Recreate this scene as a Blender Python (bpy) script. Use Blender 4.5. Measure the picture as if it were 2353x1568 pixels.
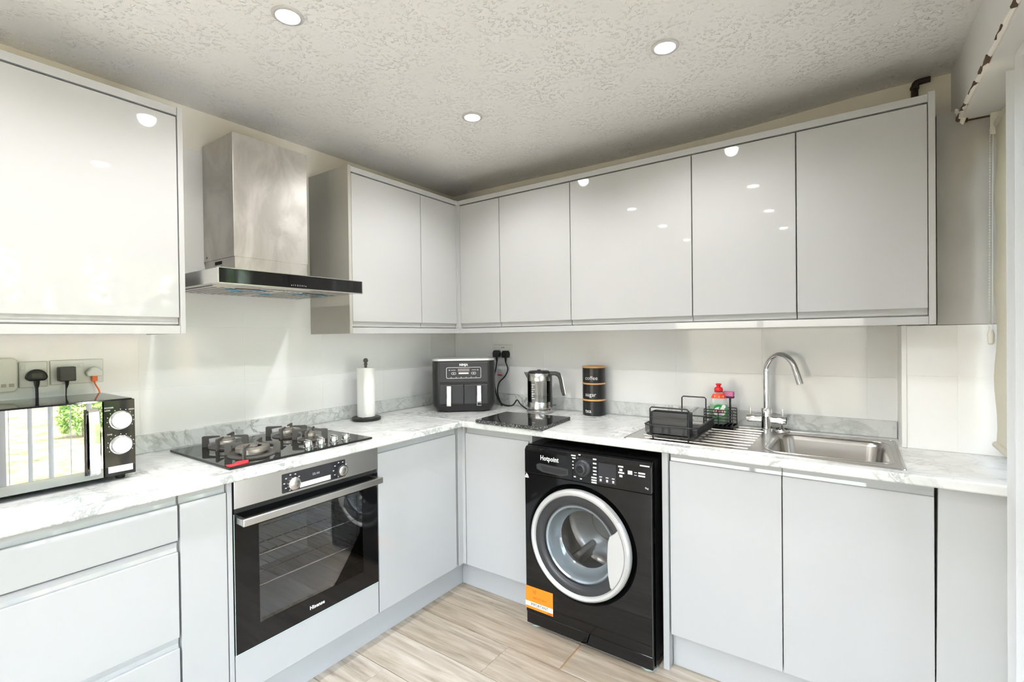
import bpy, bmesh, math, random
from mathutils import Vector, Matrix
random.seed(7)
PI = math.pi
scene = bpy.context.scene
for o in list(bpy.data.objects):
    bpy.data.objects.remove(o)
COL = scene.collection

# ---------------------------------------------------------------- camera
CAM = Vector((2.2802, -2.5426, 1.3478))
yaw, pit, rol, fpx = .6138, -.0087, -.0123, 1110.56
F = Vector((-math.sin(yaw)*math.cos(pit), math.cos(yaw)*math.cos(pit), math.sin(pit)))
R0 = Vector((math.cos(yaw), math.sin(yaw), 0)); U0 = R0.cross(F)
R1 = R0*math.cos(rol) + U0*math.sin(rol); U1 = -R0*math.sin(rol) + U0*math.cos(rol)
cd = bpy.data.cameras.new('camera'); cam = bpy.data.objects.new('camera', cd); COL.objects.link(cam)
cam.matrix_world = Matrix(((R1.x, U1.x, -F.x, CAM.x), (R1.y, U1.y, -F.y, CAM.y), (R1.z, U1.z, -F.z, CAM.z), (0, 0, 0, 1)))
cd.sensor_width = 36; cd.lens = fpx/2353*36; cd.clip_start = .02; cd.clip_end = 200
scene.camera = cam

# ---------------------------------------------------------------- world, sun, exposure
world = bpy.data.worlds.new('sky'); scene.world = world; world.use_nodes = True
wn = world.node_tree.nodes; wn.clear()
sky = wn.new('ShaderNodeTexSky'); sky.sky_type = 'NISHITA'; sky.sun_disc = False
sky.sun_elevation = math.radians(48); sky.sun_rotation = math.radians(250); sky.air_density = 1.0; sky.dust_density = 3.0
hsv = wn.new('ShaderNodeHueSaturation'); hsv.inputs['Saturation'].default_value = .6
bg = wn.new('ShaderNodeBackground'); bg.inputs[1].default_value = 2.05
wo = wn.new('ShaderNodeOutputWorld')
world.node_tree.links.new(sky.outputs[0], hsv.inputs['Color']); world.node_tree.links.new(hsv.outputs[0], bg.inputs[0]); world.node_tree.links.new(bg.outputs[0], wo.inputs[0])
sd = bpy.data.lights.new('sun', 'SUN'); sd.energy = 6.0; sd.angle = math.radians(.6); sd.color = (1, .965, .90)
sun = bpy.data.objects.new('sun', sd); COL.objects.link(sun); sun.location = (6, 10, 12)
sun.rotation_euler = Vector((-.40, -.50, -.77)).to_track_quat('-Z', 'Y').to_euler()
DOWN_W = 15.5          # each ceiling downlight
scene.view_settings.view_transform = 'Standard'; scene.view_settings.look = 'None'
scene.view_settings.exposure = 1.24; scene.view_settings.gamma = 1.0; scene.view_settings.use_curve_mapping = False
try:
    scene.cycles.use_denoising = True; scene.cycles.use_light_tree = False; scene.cycles.max_bounces = 7; scene.cycles.diffuse_bounces = 4
    scene.cycles.glossy_bounces = 4; scene.cycles.use_adaptive_sampling = True; scene.cycles.adaptive_threshold = .05; scene.cycles.transmission_bounces = 8; scene.cycles.transparent_max_bounces = 10
    scene.cycles.caustics_reflective = False; scene.cycles.caustics_refractive = False; scene.cycles.sample_clamp_indirect = 6
except Exception:
    pass

# ---------------------------------------------------------------- materials
MATS = {}
def mat(name, col=(.8, .8, .8), rough=.5, metal=0., spec=.5, trans=0., emit=None, es=1., alpha=1., ior=1.45, coat=0.):
    m = bpy.data.materials.new(name); m.use_nodes = True
    b = m.node_tree.nodes['Principled BSDF']
    b.inputs['Base Color'].default_value = (*col, 1); b.inputs['Roughness'].default_value = rough
    b.inputs['Metallic'].default_value = metal; b.inputs['Specular IOR Level'].default_value = spec
    b.inputs['Transmission Weight'].default_value = trans; b.inputs['IOR'].default_value = ior
    b.inputs['Alpha'].default_value = alpha; b.inputs['Coat Weight'].default_value = coat
    if emit: b.inputs['Emission Color'].default_value = (*emit, 1); b.inputs['Emission Strength'].default_value = es
    MATS[name] = m
    return m
class NT:
    def __init__(s, m): s.t = m.node_tree; s.b = s.t.nodes.get('Principled BSDF')
    def n(s, kind, **kw):
        x = s.t.nodes.new(kind)
        for k, v in kw.items():
            if k in x.inputs: x.inputs[k].default_value = v
            else: setattr(x, k, v)
        return x
    def l(s, a, b): s.t.links.new(a, b)
    def coords(s, scale=(1, 1, 1), rnd=False):
        tc = s.n('ShaderNodeTexCoord'); mp = s.n('ShaderNodeMapping'); mp.inputs['Scale'].default_value = scale
        s.l(tc.outputs['Object'], mp.inputs['Vector'])
        if rnd:
            oi = s.n('ShaderNodeObjectInfo'); mu = s.n('ShaderNodeMath', operation='MULTIPLY'); mu.inputs[1].default_value = 37.
            s.l(oi.outputs['Random'], mu.inputs[0]); s.l(mu.outputs[0], mp.inputs['Location'])
        return mp.outputs[0]
    def noise(s, vec, scale, detail=4, rough=.5, dist=0.):
        x = s.n('ShaderNodeTexNoise'); x.inputs['Scale'].default_value = scale; x.inputs['Detail'].default_value = detail
        x.inputs['Roughness'].default_value = rough; x.inputs['Distortion'].default_value = dist; s.l(vec, x.inputs['Vector'])
        return x.outputs['Fac']
    def ramp(s, fac, stops):
        x = s.n('ShaderNodeValToRGB'); e = x.color_ramp.elements
        while len(e) < len(stops): e.new(.5)
        for k, (p, c) in zip(e, stops):
            k.position = p; k.color = (*c, 1) if len(c) == 3 else c
        s.l(fac, x.inputs[0]); return x.outputs[0]
    def mix(s, fac, a, b, mode='MIX'):
        x = s.n('ShaderNodeMix', data_type='RGBA', blend_type=mode)
        if isinstance(fac, float): x.inputs[0].default_value = fac
        else: s.l(fac, x.inputs[0])
        for v, i in ((a, 6), (b, 7)):
            if isinstance(v, tuple): x.inputs[i].default_value = (*v, 1)
            else: s.l(v, x.inputs[i])
        return x.outputs[2]
    def bump(s, h, strength=.3, dist=.002):
        x = s.n('ShaderNodeBump'); x.inputs['Strength'].default_value = strength; x.inputs['Distance'].default_value = dist
        s.l(h, x.inputs['Height']); s.l(x.outputs[0], s.b.inputs['Normal'])

gloss = mat('gloss_light_grey', (.47, .474, .48), .035)
t = NT(gloss); t.bump(t.noise(t.coords(), 3.0, 2), .02, .004)
gedge = mat('satin_light_grey', (.48, .485, .485), .3)
beige = mat('satin_beige_grey_shaded', (.40, .39, .355), .3)  # satin finish, with the panel's shade painted in as a darker tone
carc = mat('carcass_grey', (.55, .55, .54), .5)
dark_gap = mat('dark_gap', (.02, .02, .02), .8)
cream = mat('cream_paint', (.80, .755, .69), .75)
t = NT(cream); t.l(t.ramp(t.noise(t.coords(), 2.2, 5), [(.3, (.86, .815, .745)), (.7, (.89, .86, .81))]), t.b.inputs['Base Color'])
greyp = mat('grey_patchy_paint', (.46, .45, .44), .45)
t = NT(greyp); t.l(t.ramp(t.noise(t.coords((1, 1, .35)), 5, 4), [(.35, (.42, .41, .40)), (.55, (.50, .49, .485)), (.75, (.58, .57, .56))]), t.b.inputs['Base Color'])
white = mat('white_paint', (.80, .79, .77), .6)
tilem = mat('white_gloss_tile', (.87, .87, .88), .07)
t = NT(tilem); t.bump(t.noise(t.coords(), 4.0, 3), .06, .006)
grout = mat('tile_grout', (.88, .88, .88), .6)
ceilm = mat('artex_ceiling', (.79, .775, .755), .7)
t = NT(ceilm)
v = t.coords(); n1 = t.noise(v, 62, 3, .55, .3); n2 = t.noise(v, 9, 3, .5, .5)
vo = t.n('ShaderNodeTexVoronoi', feature='SMOOTH_F1'); vo.inputs['Scale'].default_value = 46; t.l(v, vo.inputs['Vector'])
fl = t.ramp(n1, [(.55, (0, 0, 0)), (.63, (1, 1, 1))]); ms = t.ramp(n2, [(.38, (.12, .12, .12)), (.62, (1, 1, 1))])
hh = t.mix(1.0, fl, ms, 'MULTIPLY'); t.bump(hh, .9, .005)
t.l(t.mix(hh, t.ramp(t.noise(v, 1.3, 4), [(.3, (.845, .832, .815)), (.7, (.87, .862, .852))]), (.975, .972, .968)), t.b.inputs['Base Color'])  # flecks lightened in colour to stand for highlights on the relief
wood_base = mat('floor_underlay', (.10, .07, .05), .9)
wood_core = mat('exposed_board_core', (.50, .28, .13), .9)
plankm = mat('greyed_oak_laminate', (.5, .42, .34), .42)
t = NT(plankm)
v = t.coords((.55, 7, 1), True); g1 = t.noise(v, 5, 8, .62, .6); g2 = t.noise(t.coords((.35, 2.2, 1), True), 4, 4, .6, 1.0)
c1 = t.ramp(g1, [(.25, (.21, .17, .13)), (.42, (.44, .385, .32)), (.6, (.58, .525, .455)), (.8, (.70, .655, .59))])
c2 = t.ramp(g2, [(.3, (.72, .66, .58)), (.6, (1, 1, 1))])
oi = t.n('ShaderNodeObjectInfo'); tint = t.ramp(oi.outputs['Random'], [(0, (.86, .82, .77)), (.5, (.98, .97, .95)), (1, (1, 1, 1))])
cc = t.mix(1.0, t.mix(.8, c1, c2, 'MULTIPLY'), tint, 'MULTIPLY')
kn = t.n('ShaderNodeTexVoronoi'); kn.inputs['Scale'].default_value = 2.6; kn.inputs['Randomness'].default_value = 1
t.l(t.coords((.9, 2.6, 1), True), kn.inputs['Vector'])
kf = t.ramp(kn.outputs['Distance'], [(.0, (1, 1, 1)), (.035, (.75, .75, .75)), (.075, (0, 0, 0))])
t.l(t.mix(kf, cc, (.22, .165, .12)), t.b.inputs['Base Color']); t.bump(g1, .12, .002)
marble = mat('white_marble_laminate', (.8, .8, .79), .22)
t = NT(marble)
def marble_nodes(t, sc):
    v = t.coords((1, 1, 1)); a = t.noise(v, 6.5*sc, 7, .62, 1.1); b = t.noise(v, 3.0*sc, 6, .6, 2.0); m = t.noise(v, 4*sc, 2)
    va = t.ramp(a, [(.455, (0, 0, 0)), (.497, (1, 1, 1)), (.503, (1, 1, 1)), (.545, (0, 0, 0))])
    vb = t.ramp(b, [(.475, (0, 0, 0)), (.5, (1, 1, 1)), (.525, (0, 0, 0))])
    mm = t.ramp(m, [(.45, (.05, .05, .05)), (.65, (1, 1, 1))])
    base = t.ramp(t.noise(v, 5*sc, 5, .6), [(.3, (.61, .625, .605)), (.6, (.74, .745, .735))])
    x = t.mix(t.mix(1.0, va, mm, 'MULTIPLY'), base, (.34, .355, .345))
    return t.mix(t.mix(.45, (0., 0., 0.), vb), x, (.42, .435, .42))
t.l(marble_nodes(t, 1.0), t.b.inputs['Base Color'])
steel = mat('brushed_steel', (.62, .60, .58), .26, 1.)
t = NT(steel); n = t.noise(t.coords((1, 1, 60)), 6, 5); t.bump(n, .03, .001)
hoodsteel = mat('smeared_hood_steel', (.52, .50, .48), .3, 1.)
t = NT(hoodsteel); v = t.coords((1, 1.4, .8)); n = t.noise(v, 4.5, 5, .6, 1.4)
t.l(t.ramp(n, [(.35, (.36, .36, .36)), (.7, (.42, .42, .42))]), t.b.inputs['Roughness'])
t.l(t.ramp(n, [(.38, (.43, .41, .39)), (.60, (.56, .54, .52))]), t.b.inputs['Base Color'])
sinksteel = mat('sink_steel', (.50, .48, .46), .22, 1.)
chrome = mat('chrome', (.85, .85, .85), .05, 1.)
mirror = mat('mirror_glass', (.50, .51, .50), .01, 1.)
blackgloss = mat('black_gloss', (.006, .006, .0065), .06)
t = NT(blackgloss)
blackpl = mat('black_plastic', (.018, .018, .019), .32)
charcoal = mat('charcoal_plastic', (.036, .036, .039), .33)
hobglass = mat('hob_glass', (.012, .012, .012), .04)
castiron = mat('cast_iron', (.085, .078, .07), .55)
burner = mat('burner_alloy', (.42, .38, .34), .42, .8)
burncap = mat('burner_cap', (.20, .18, .16), .5, .3)
silver = mat('silver_plastic', (.58, .58, .575), .25, .35)
whitepl = mat('white_plastic', (.78, .78, .78), .25)
offwhite = mat('offwhite_plastic', (.74, .73, .68), .4)
paperm = mat('paper_towel', (.84, .83, .81), .9)
t = NT(paperm); t.bump(t.noise(t.coords(), 160, 2), .3, .001)
granite = mat('black_granite', (.02, .02, .02), .05)
t = NT(granite)
graniteE = mat('granite_rough_edge', (.05, .05, .05), .7)
t = NT(graniteE); t.l(t.ramp(t.noise(t.coords(), 160, 3), [(.45, (.02, .02, .02)), (.6, (.14, .14, .135)), (.7, (.42, .42, .40))]), t.b.inputs['Base Color'])
canm = mat('black_canister', (.014, .014, .015), .28)
bamboo = mat('bamboo_ring', (.62, .34, .14), .5)
red = mat('red_plastic', (.62, .012, .02), .3)
redtag = mat('red_tag', (.70, .03, .045), .45)
orange = mat('orange_sticker', (.90, .25, .012), .45)
orangecab = mat('orange_cable', (.80, .16, .03), .4)
pink = mat('pink_sponge', (.80, .25, .46), .8)
purple = mat('dark_scourer', (.12, .03, .09), .9)
inkw = mat('white_print', (.75, .75, .75), .5)
inkg = mat('grey_print', (.42, .42, .42), .5)
inkb = mat('black_print', (.02, .02, .025), .5)
inkbr = mat('brown_print', (.48, .10, .01), .5)
inkred = mat('red_print', (.55, .01, .03), .5)
labelw = mat('white_label', (.82, .82, .81), .45)
labelg = mat('green_label', (.02, .28, .045), .4)
bluef = mat('blue_film', (.02, .30, .55), .35)
liquid = mat('green_liquid', (.008, .27, .03), .08)
bott = mat('clear_bottle', (.72, .78, .73), .08, alpha=.34)
clearp = mat('clear_crumpled_plastic', (.85, .86, .88), .18, alpha=.55)
rubber = mat('black_rubber', (.015, .015, .016), .5)
wirem = mat('black_wire', (.03, .03, .032), .35, .3)
enamel = mat('oven_enamel', (.24, .25, .255), .25)
blindm = mat('cream_blind_fabric', (.70, .67, .58), .8)
slatm = mat('white_louvre_fabric', (.90, .905, .92), .7)
def fabric(m, col, k):
    nt = m.node_tree; b = nt.nodes['Principled BSDF']; o = [x for x in nt.nodes if x.type == 'OUTPUT_MATERIAL'][0]
    tl = nt.nodes.new('ShaderNodeBsdfTranslucent'); tl.inputs[0].default_value = (*col, 1); mx = nt.nodes.new('ShaderNodeMixShader'); mx.inputs[0].default_value = k
    nt.links.new(b.outputs[0], mx.inputs[1]); nt.links.new(tl.outputs[0], mx.inputs[2]); nt.links.new(mx.outputs[0], o.inputs[0])
fabric(slatm, (.94, .945, .96), .55); fabric(blindm, (.70, .67, .56), .3)
rust = mat('rusty_gap', (.10, .065, .045), .9)
pipem = mat('dark_brown_pipe', (.035, .022, .018), .4)
upvc = mat('white_upvc', (.82, .82, .82), .3)
lens = mat('lit_downlight_lens', (1, 1, 1), .4, emit=(1, .97, .92), es=22.0)
lens.cycles.emission_sampling = 'NONE'
ringm = mat('downlight_bezel', (.66, .65, .63), .3, .5)
teal = mat('clear_foot_cup', (.55, .68, .66), .25)
dispm = mat('display_glass', (.03, .03, .035), .1)
dispg = mat('grey_display', (.22, .19, .185), .3)
lawnm = mat('dry_lawn', (.5, .45, .2), .9)
t = NT(lawnm); v = t.coords(); n = t.noise(v, 3.5, 9, .75)
t.l(t.ramp(n, [(.36, (.035, .045, .012)), (.48, (.12, .10, .05)), (.62, (.26, .205, .12))]), t.b.inputs['Base Color'])
leafm = mat('shrub_leaf', (.10, .22, .04), .6)
t = NT(leafm); t.l(t.ramp(t.noise(t.coords(), 3, 3), [(.3, (.05, .13, .02)), (.7, (.25, .36, .08))]), t.b.inputs['Base Color'])
barkm = mat('bark', (.15, .10, .07), .9)
fencem = mat('fence_timber', (.36, .27, .19), .85)
def glass_mat(name, tint, refl, rough=.0):
    m = bpy.data.materials.new(name); m.use_nodes = True; nt = m.node_tree; nt.nodes.clear()
    o = nt.nodes.new('ShaderNodeOutputMaterial'); tr = nt.nodes.new('ShaderNodeBsdfTransparent'); tr.inputs[0].default_value = (*tint, 1)
    gl = nt.nodes.new('ShaderNodeBsdfGlossy'); gl.inputs['Roughness'].default_value = rough
    fr = nt.nodes.new('ShaderNodeFresnel'); fr.inputs[0].default_value = refl; mx = nt.nodes.new('ShaderNodeMixShader')
    nt.links.new(fr.outputs[0], mx.inputs[0]); nt.links.new(tr.outputs[0], mx.inputs[1]); nt.links.new(gl.outputs[0], mx.inputs[2]); nt.links.new(mx.outputs[0], o.inputs[0])
    return m
pane = glass_mat('window_glass', (.97, .985, .975), 1.45)
ovenglass = glass_mat('oven_door_glass', (.93, .93, .94), 1.5)
kettleglass = glass_mat('kettle_glass', (.72, .72, .71), 1.5)
wmglass = glass_mat('washer_bowl_glass', (.97, .98, .98), 1.5)

# ---------------------------------------------------------------- builders
def root_loc(p):
    while p is not None and p.parent is not None: p = p.parent
    return p.location if p is not None else Vector((0, 0, 0))
def runT(run):
    """left run: u along y, w out along x;  back run: u along x, w out along -y"""
    if run == 'L': return lambda u, w, z: (w, u, z)
    return lambda u, w, z: (u, -w, z)
class MB:
    def __init__(s, T=None): s.v = []; s.f = []; s.T = T; s.sm = []
    def add(s, vs, fs, smooth=False):
        b = len(s.v)
        for p in vs: s.v.append(s.T(*p) if s.T else tuple(p))
        for f in fs: s.f.append([b+i for i in f]); s.sm.append(smooth)
        return s
    def box(s, a0, a1, b0, b1, c0, c1):
        vs = [(a, b, c) for c in (c0, c1) for b in (b0, b1) for a in (a0, a1)]
        return s.add(vs, [(0, 2, 3, 1), (4, 5, 7, 6), (0, 1, 5, 4), (2, 6, 7, 3), (0, 4, 6, 2), (1, 3, 7, 5)])
    def prism(s, prof, a0, a1, order='yza', smooth=False):
        """2D profile extruded; order tells where (p,q,a) go in (x,y,z): e.g. 'pqa','apq','paq'"""
        def put(p, q, a): d = {'p': p, 'q': q, 'a': a}; return tuple(d[k] for k in order)
        n = len(prof); vs = [put(p, q, a0) for p, q in prof] + [put(p, q, a1) for p, q in prof]
        fs = [list(range(n))[::-1], list(range(n, 2*n))]; s.add(vs, fs)
        b = len(s.v) - 2*n
        for i in range(n): s.f.append([b+i, b+(i+1) % n, b+n+(i+1) % n, b+n+i]); s.sm.append(smooth)
        return s
    def lathe(s, prof, c=(0, 0, 0), seg=32, axis='z', smooth=True, sx=1., sy=1.):
        """prof [(r,h)] closed by caps when r>0 at the ends"""
        vs = []; fs = []
        for r, h in prof:
            for k in range(seg):
                a = 2*PI*k/seg; x, y = r*math.cos(a)*sx, r*math.sin(a)*sy
                p = {'z': (x, y, h), 'x': (h, x, y), 'y': (x, h, y)}[axis]
                vs.append((p[0]+c[0], p[1]+c[1], p[2]+c[2]))
        for i in range(len(prof)-1):
            for k in range(seg):
                k2 = (k+1) % seg; fs.append((i*seg+k, i*seg+k2, (i+1)*seg+k2, (i+1)*seg+k))
        b = len(s.v); s.add(vs, fs, smooth)
        s.f.append([b+k for k in range(seg)][::-1]); s.sm.append(False)
        e = b+(len(prof)-1)*seg; s.f.append([e+k for k in range(seg)]); s.sm.append(False)
        return s
    def cyl(s, c, r, h, axis='z', seg=24): return s.lathe([(r, 0), (r, h)], c, seg, axis)
    def tube(s, pts, r, seg=8, closed=False, rs=None):
        P = [Vector(p) for p in pts]; n = len(P); vs = []; fs = []; prev = None
        for i in range(n):
            if closed: d = P[(i+1) % n]-P[i-1]
            else: d = P[min(i+1, n-1)]-P[max(i-1, 0)]
            d.normalize()
            if prev is None:
                up = Vector((0, 0, 1)) if abs(d.z) < .9 else Vector((1, 0, 0)); a = d.cross(up).normalized()
            else: a = (prev - d*prev.dot(d)).normalized()
            b = d.cross(a); prev = a; rr = rs[i] if rs else r
            for k in range(seg):
                th = 2*PI*k/seg; vs.append(tuple(P[i]+a*rr*math.cos(th)+b*rr*math.sin(th)))
        m = n if closed else n-1
        for i in range(m):
            j = (i+1) % n
            for k in range(seg): k2 = (k+1) % seg; fs.append((i*seg+k, i*seg+k2, j*seg+k2, j*seg+k))
        b0 = len(s.v); s.add(vs, fs, True)
        if not closed:
            s.f.append([b0+k for k in range(seg)][::-1]); s.sm.append(False)
            s.f.append([b0+(n-1)*seg+k for k in range(seg)]); s.sm.append(False)
        return s
    def mesh(s, name, m, L=None):
        me = bpy.data.meshes.new(name); v = s.v
        if L is not None: v = [(a-L[0], b-L[1], c-L[2]) for a, b, c in v]
        me.from_pydata(v, [], s.f); me.polygons.foreach_set('use_smooth', s.sm)
        bm = bmesh.new(); bm.from_mesh(me); bmesh.ops.recalc_face_normals(bm, faces=bm.faces); bm.to_mesh(me); bm.free()
        if any(s.sm): me.set_sharp_from_angle(angle=math.radians(40))
        if m: me.materials.append(m)
        me.update(); return me
    def build(s, name, m, parent=None, world=True, bevel=0., seg=2, origin=None):
        """world=True: vertices are world coordinates, the object keeps its thing's origin"""
        L = None
        if parent is not None and world: L = root_loc(parent)
        if parent is None:
            if origin is None:
                xs, ys, zs = zip(*s.v); origin = ((min(xs)+max(xs))/2, (min(ys)+max(ys))/2, min(zs))
            L = origin
        o = bpy.data.objects.new(name, s.mesh(name, m, L)); COL.objects.link(o)
        if parent is not None: o.parent = parent
        else: o.location = origin
        if bevel:
            b = o.modifiers.new('bevel', 'BEVEL'); b.width = bevel; b.segments = seg; b.limit_method = 'ANGLE'; b.angle_limit = math.radians(40)
        return o
def thing(name, label, cat, loc=(0, 0, 0), rz=0., group=None):
    o = bpy.data.objects.new(name, None); o.empty_display_size = .05; COL.objects.link(o)
    o.location = loc; o.rotation_euler = (0, 0, rz); o['label'] = label; o['category'] = cat
    if group: o['group'] = group
    return o
def tag(o, label, cat, group=None):
    o['label'] = label; o['category'] = cat
    if group: o['group'] = group
    return o
def struct(o, label=None, cat=None):
    o['kind'] = 'structure'
    if label: o['label'] = label
    if cat: o['category'] = cat
    return o
def piece(name, me, loc, parent):
    o = bpy.data.objects.new(name, me); COL.objects.link(o); o.parent = parent; o.location = Vector(loc) - parent.location
    return o
def text(name, s, size, m, parent, loc, right, up, align='CENTER', thick=.0003, shear=0., world=True, sx=1., bold=0.):
    """lettering as flat mesh at loc, reading along right, with up"""
    cu = bpy.data.curves.new('txt', 'FONT'); cu.body = s; cu.size = size; cu.align_x = align; cu.align_y = 'CENTER'
    cu.extrude = thick; cu.shear = shear; cu.resolution_u = 2; cu.offset = bold; cu.space_character = 1.0+90*bold
    ob = bpy.data.objects.new('txt', cu); COL.objects.link(ob); bpy.context.view_layer.update()
    me = bpy.data.meshes.new_from_object(ob.evaluated_get(bpy.context.evaluated_depsgraph_get()))
    bpy.data.objects.remove(ob); bpy.data.curves.remove(cu)
    r = Vector(right).normalized(); u = Vector(up).normalized(); n = r.cross(u)
    L = Vector(loc) - (root_loc(parent) if world else Vector((0, 0, 0)))
    M = Matrix(((r.x*sx, u.x, n.x, L.x), (r.y*sx, u.y, n.y, L.y), (r.z*sx, u.z, n.z, L.z), (0, 0, 0, 1)))
    me.transform(M); me.materials.clear(); me.materials.append(m); me.name = name
    o = bpy.data.objects.new(name, me); COL.objects.link(o); o.parent = parent
    return o
def rrect(x0, x1, y0, y1, r, n=5):
    pts = []
    for cx, cy, a0 in ((x1-r, y1-r, 0), (x0+r, y1-r, 90), (x0+r, y0+r, 180), (x1-r, y0+r, 270)):
        for k in range(n+1):
            a = math.radians(a0+90*k/n); pts.append((cx+r*math.cos(a), cy+r*math.sin(a)))
    return pts
def arc(cx, cy, r, a0, a1, n): return [(cx+r*math.cos(math.radians(a0+(a1-a0)*k/n)), cy+r*math.sin(math.radians(a0+(a1-a0)*k/n))) for k in range(n+1)]

def from_bm0(name, bm, m, loc, parent):
    me = bpy.data.meshes.new(name); bm.to_mesh(me); bm.free(); me.materials.append(m)
    o = bpy.data.objects.new(name, me); COL.objects.link(o); o.parent = parent; o.location = Vector(loc)-parent.location
    return o
# ================================================================ ROOM
CEIL = 2.334; XR = 2.60; YB = -4.7
fl = MB().box(-.006, 2.84, YB, .006, -.06, -.011).build('floor', wood_base, None, origin=(0, 0, 0)); struct(fl, 'greyed oak laminate plank floor', 'floor')
cache = {}
def plank_mesh(L, W):
    k = (round(L, 3), round(W, 3))
    if k not in cache:
        c = .0012; b = MB(); x, y = L/2, W/2
        vs = [(-x, -y, -.011), (x, -y, -.011), (x, y, -.011), (-x, y, -.011), (-x, -y, -c), (x, -y, -c), (x, y, -c), (-x, y, -c),
              (-x+c, -y+c, 0), (x-c, -y+c, 0), (x-c, y-c, 0), (-x+c, y-c, 0)]
        fs = [(0, 3, 2, 1), (0, 1, 5, 4), (1, 2, 6, 5), (2, 3, 7, 6), (3, 0, 4, 7), (4, 5, 9, 8), (5, 6, 10, 9), (6, 7, 11, 10), (7, 4, 8, 11), (8, 9, 10, 11)]
        cache[k] = b.add(vs, fs).mesh('plank', plankm)
    return cache[k]
PW = .1965; offs = [.35, .82, .10, .58, 1.05, .27, .71]
row = 0; y1 = -.853 + 4*PW
while y1 > YB + .02:
    y0 = max(y1-PW, YB); yt = min(y1, 0.)
    if yt - y0 > .03:
        main = abs(y1 - (-.853+PW)) < .01
        cuts = [1.305] if main else []
        if not main:
            s0 = offs[row % 7]
            while s0 < 2.8: cuts.append(s0); s0 += 1.285
        xs = [0.] + [c for c in cuts if .1 < c < 2.7] + [2.80]
        for i in range(len(xs)-1):
            g0 = .0035 if (main and i > 0) else .0005; g1 = .0035 if (main and i < len(xs)-2) else .0005
            a, b = xs[i]+g0, xs[i+1]-g1
            piece('plank', plank_mesh(b-a, yt-y0-.0022), ((a+b)/2, (yt+y0)/2, 0), fl)
    y1 -= PW; row += 1
def ceil_z(x, y):
    q = min(max((x-1.75)/.7, 0.), 1.); q = q*q*(3-2*q)
    return CEIL + (.024*q - .009*math.exp(-((x-1.3)/.5)**2))*math.exp(-(y/.22)**2)
b = MB(); NX, NY = 44, 40
gx = [-.12+3.02*i/NX for i in range(NX+1)]; gy = [.12-(.12-YB)*(j/NY)**2 for j in range(NY+1)]
b.v = [(x, y, ceil_z(x, min(y, 0.))) for y in gy for x in gx] + [(x, y, CEIL+.15) for y in gy for x in gx]
n0 = (NX+1)*(NY+1); at = lambda i, j, k: k*n0+j*(NX+1)+i
for j in range(NY):
    for i in range(NX):
        for k in (0, 1): b.f.append([at(i, j, k), at(i+1, j, k), at(i+1, j+1, k), at(i, j+1, k)]); b.sm.append(k == 0)
for i in range(NX):
    for j in (0, NY): b.f.append([at(i, j, 0), at(i+1, j, 0), at(i+1, j, 1), at(i, j, 1)]); b.sm.append(False)
for j in range(NY):
    for i in (0, NX): b.f.append([at(i, j, 0), at(i, j+1, 0), at(i, j+1, 1), at(i, j, 1)]); b.sm.append(False)
MB().box(1.3005, 1.3095, -.852, -.6575, -.011, -.0045).build('exposed_core', wood_core, fl)
ce = b.build('ceiling', ceilm, None, origin=(0, 0, CEIL)); struct(ce, 'off-white textured plaster ceiling', 'ceiling')
wl = MB().box(-.12, -.006, YB, .12, -.06, CEIL).build('wall_left', cream, None, origin=(0, 0, 0)); struct(wl, 'cream wall with white tiles behind the hob', 'wall')
wb = MB().box(-.006, 2.9, .006, .12, -.06, CEIL+.04).build('wall_back', cream, None, origin=(0, 0, 0)); struct(wb, 'cream wall with white tiled splashback behind the sink', 'wall')
wr_ = MB().box(-.12, .25, YB-.1, YB, -.06, CEIL).box(2.45, 2.9, YB-.1, YB, -.06, CEIL).box(.25, 2.45, YB-.1, YB, -.06, .10).box(.25, 2.45, YB-.1, YB, 1.60, CEIL).build('wall_rear', white, None, origin=(0, YB, 0)); struct(wr_, 'plain white wall behind the viewer', 'wall')
def tile_mesh(a, b, depth, run):
    k = ('t', round(a, 3), round(b, 3), run)
    if k not in cache:
        c = .0006; x, z, d = a/2-.0005, b/2-.0005, depth
        T = (lambda u, w, q: (w, u, q)) if run == 'L' else (lambda u, w, q: (u, -w, q))
        vs = [(-x, -d, -z), (x, -d, -z), (x, -d, z), (-x, -d, z), (-x, -c, -z), (x, -c, -z), (x, -c, z), (-x, -c, z), (-x+c, 0, -z+c), (x-c, 0, -z+c), (x-c, 0, z-c), (-x+c, 0, z-c)]
        fs = [(0, 1, 5, 4), (1, 2, 6, 5), (2, 3, 7, 6), (3, 0, 4, 7), (4, 5, 9, 8), (5, 6, 10, 9), (6, 7, 11, 10), (7, 4, 8, 11), (8, 9, 10, 11)]
        cache[k] = MB(T).add(vs, fs).mesh('tile', tilem)
    return cache[k]
gl_ = MB().box(-.006, -.0007, -2.64, 0, .905, 1.407).box(-.006, -.0007, -1.84, -1.04, 1.407, 2.157).build('grout', grout, wl)
gb_ = MB().box(0, 2.44, .0007, .006, .905, 1.407).build('grout', grout, wb)
yc = [0, -.24, -.64, -1.04, -1.44, -1.84, -2.24, -2.64]
for i in range(7):
    for r in range(5):
        if r > 1 and not (i in (3, 4)): continue
        a = yc[i]-yc[i+1]; z0 = .907+.25*r
        piece('tile', tile_mesh(a, .25, .0045, 'L'), (0, (yc[i]+yc[i+1])/2, z0+.125), wl)
xc = [0, .33, .73, 1.13, 1.53, 1.93, 2.33, 2.432]
for i in range(7):
    for r in range(2):
        piece('tile', tile_mesh(xc[i+1]-xc[i], .25, .0045, 'B'), ((xc[i]+xc[i+1])/2, 0, .907+.25*r+.125), wb)
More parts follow.
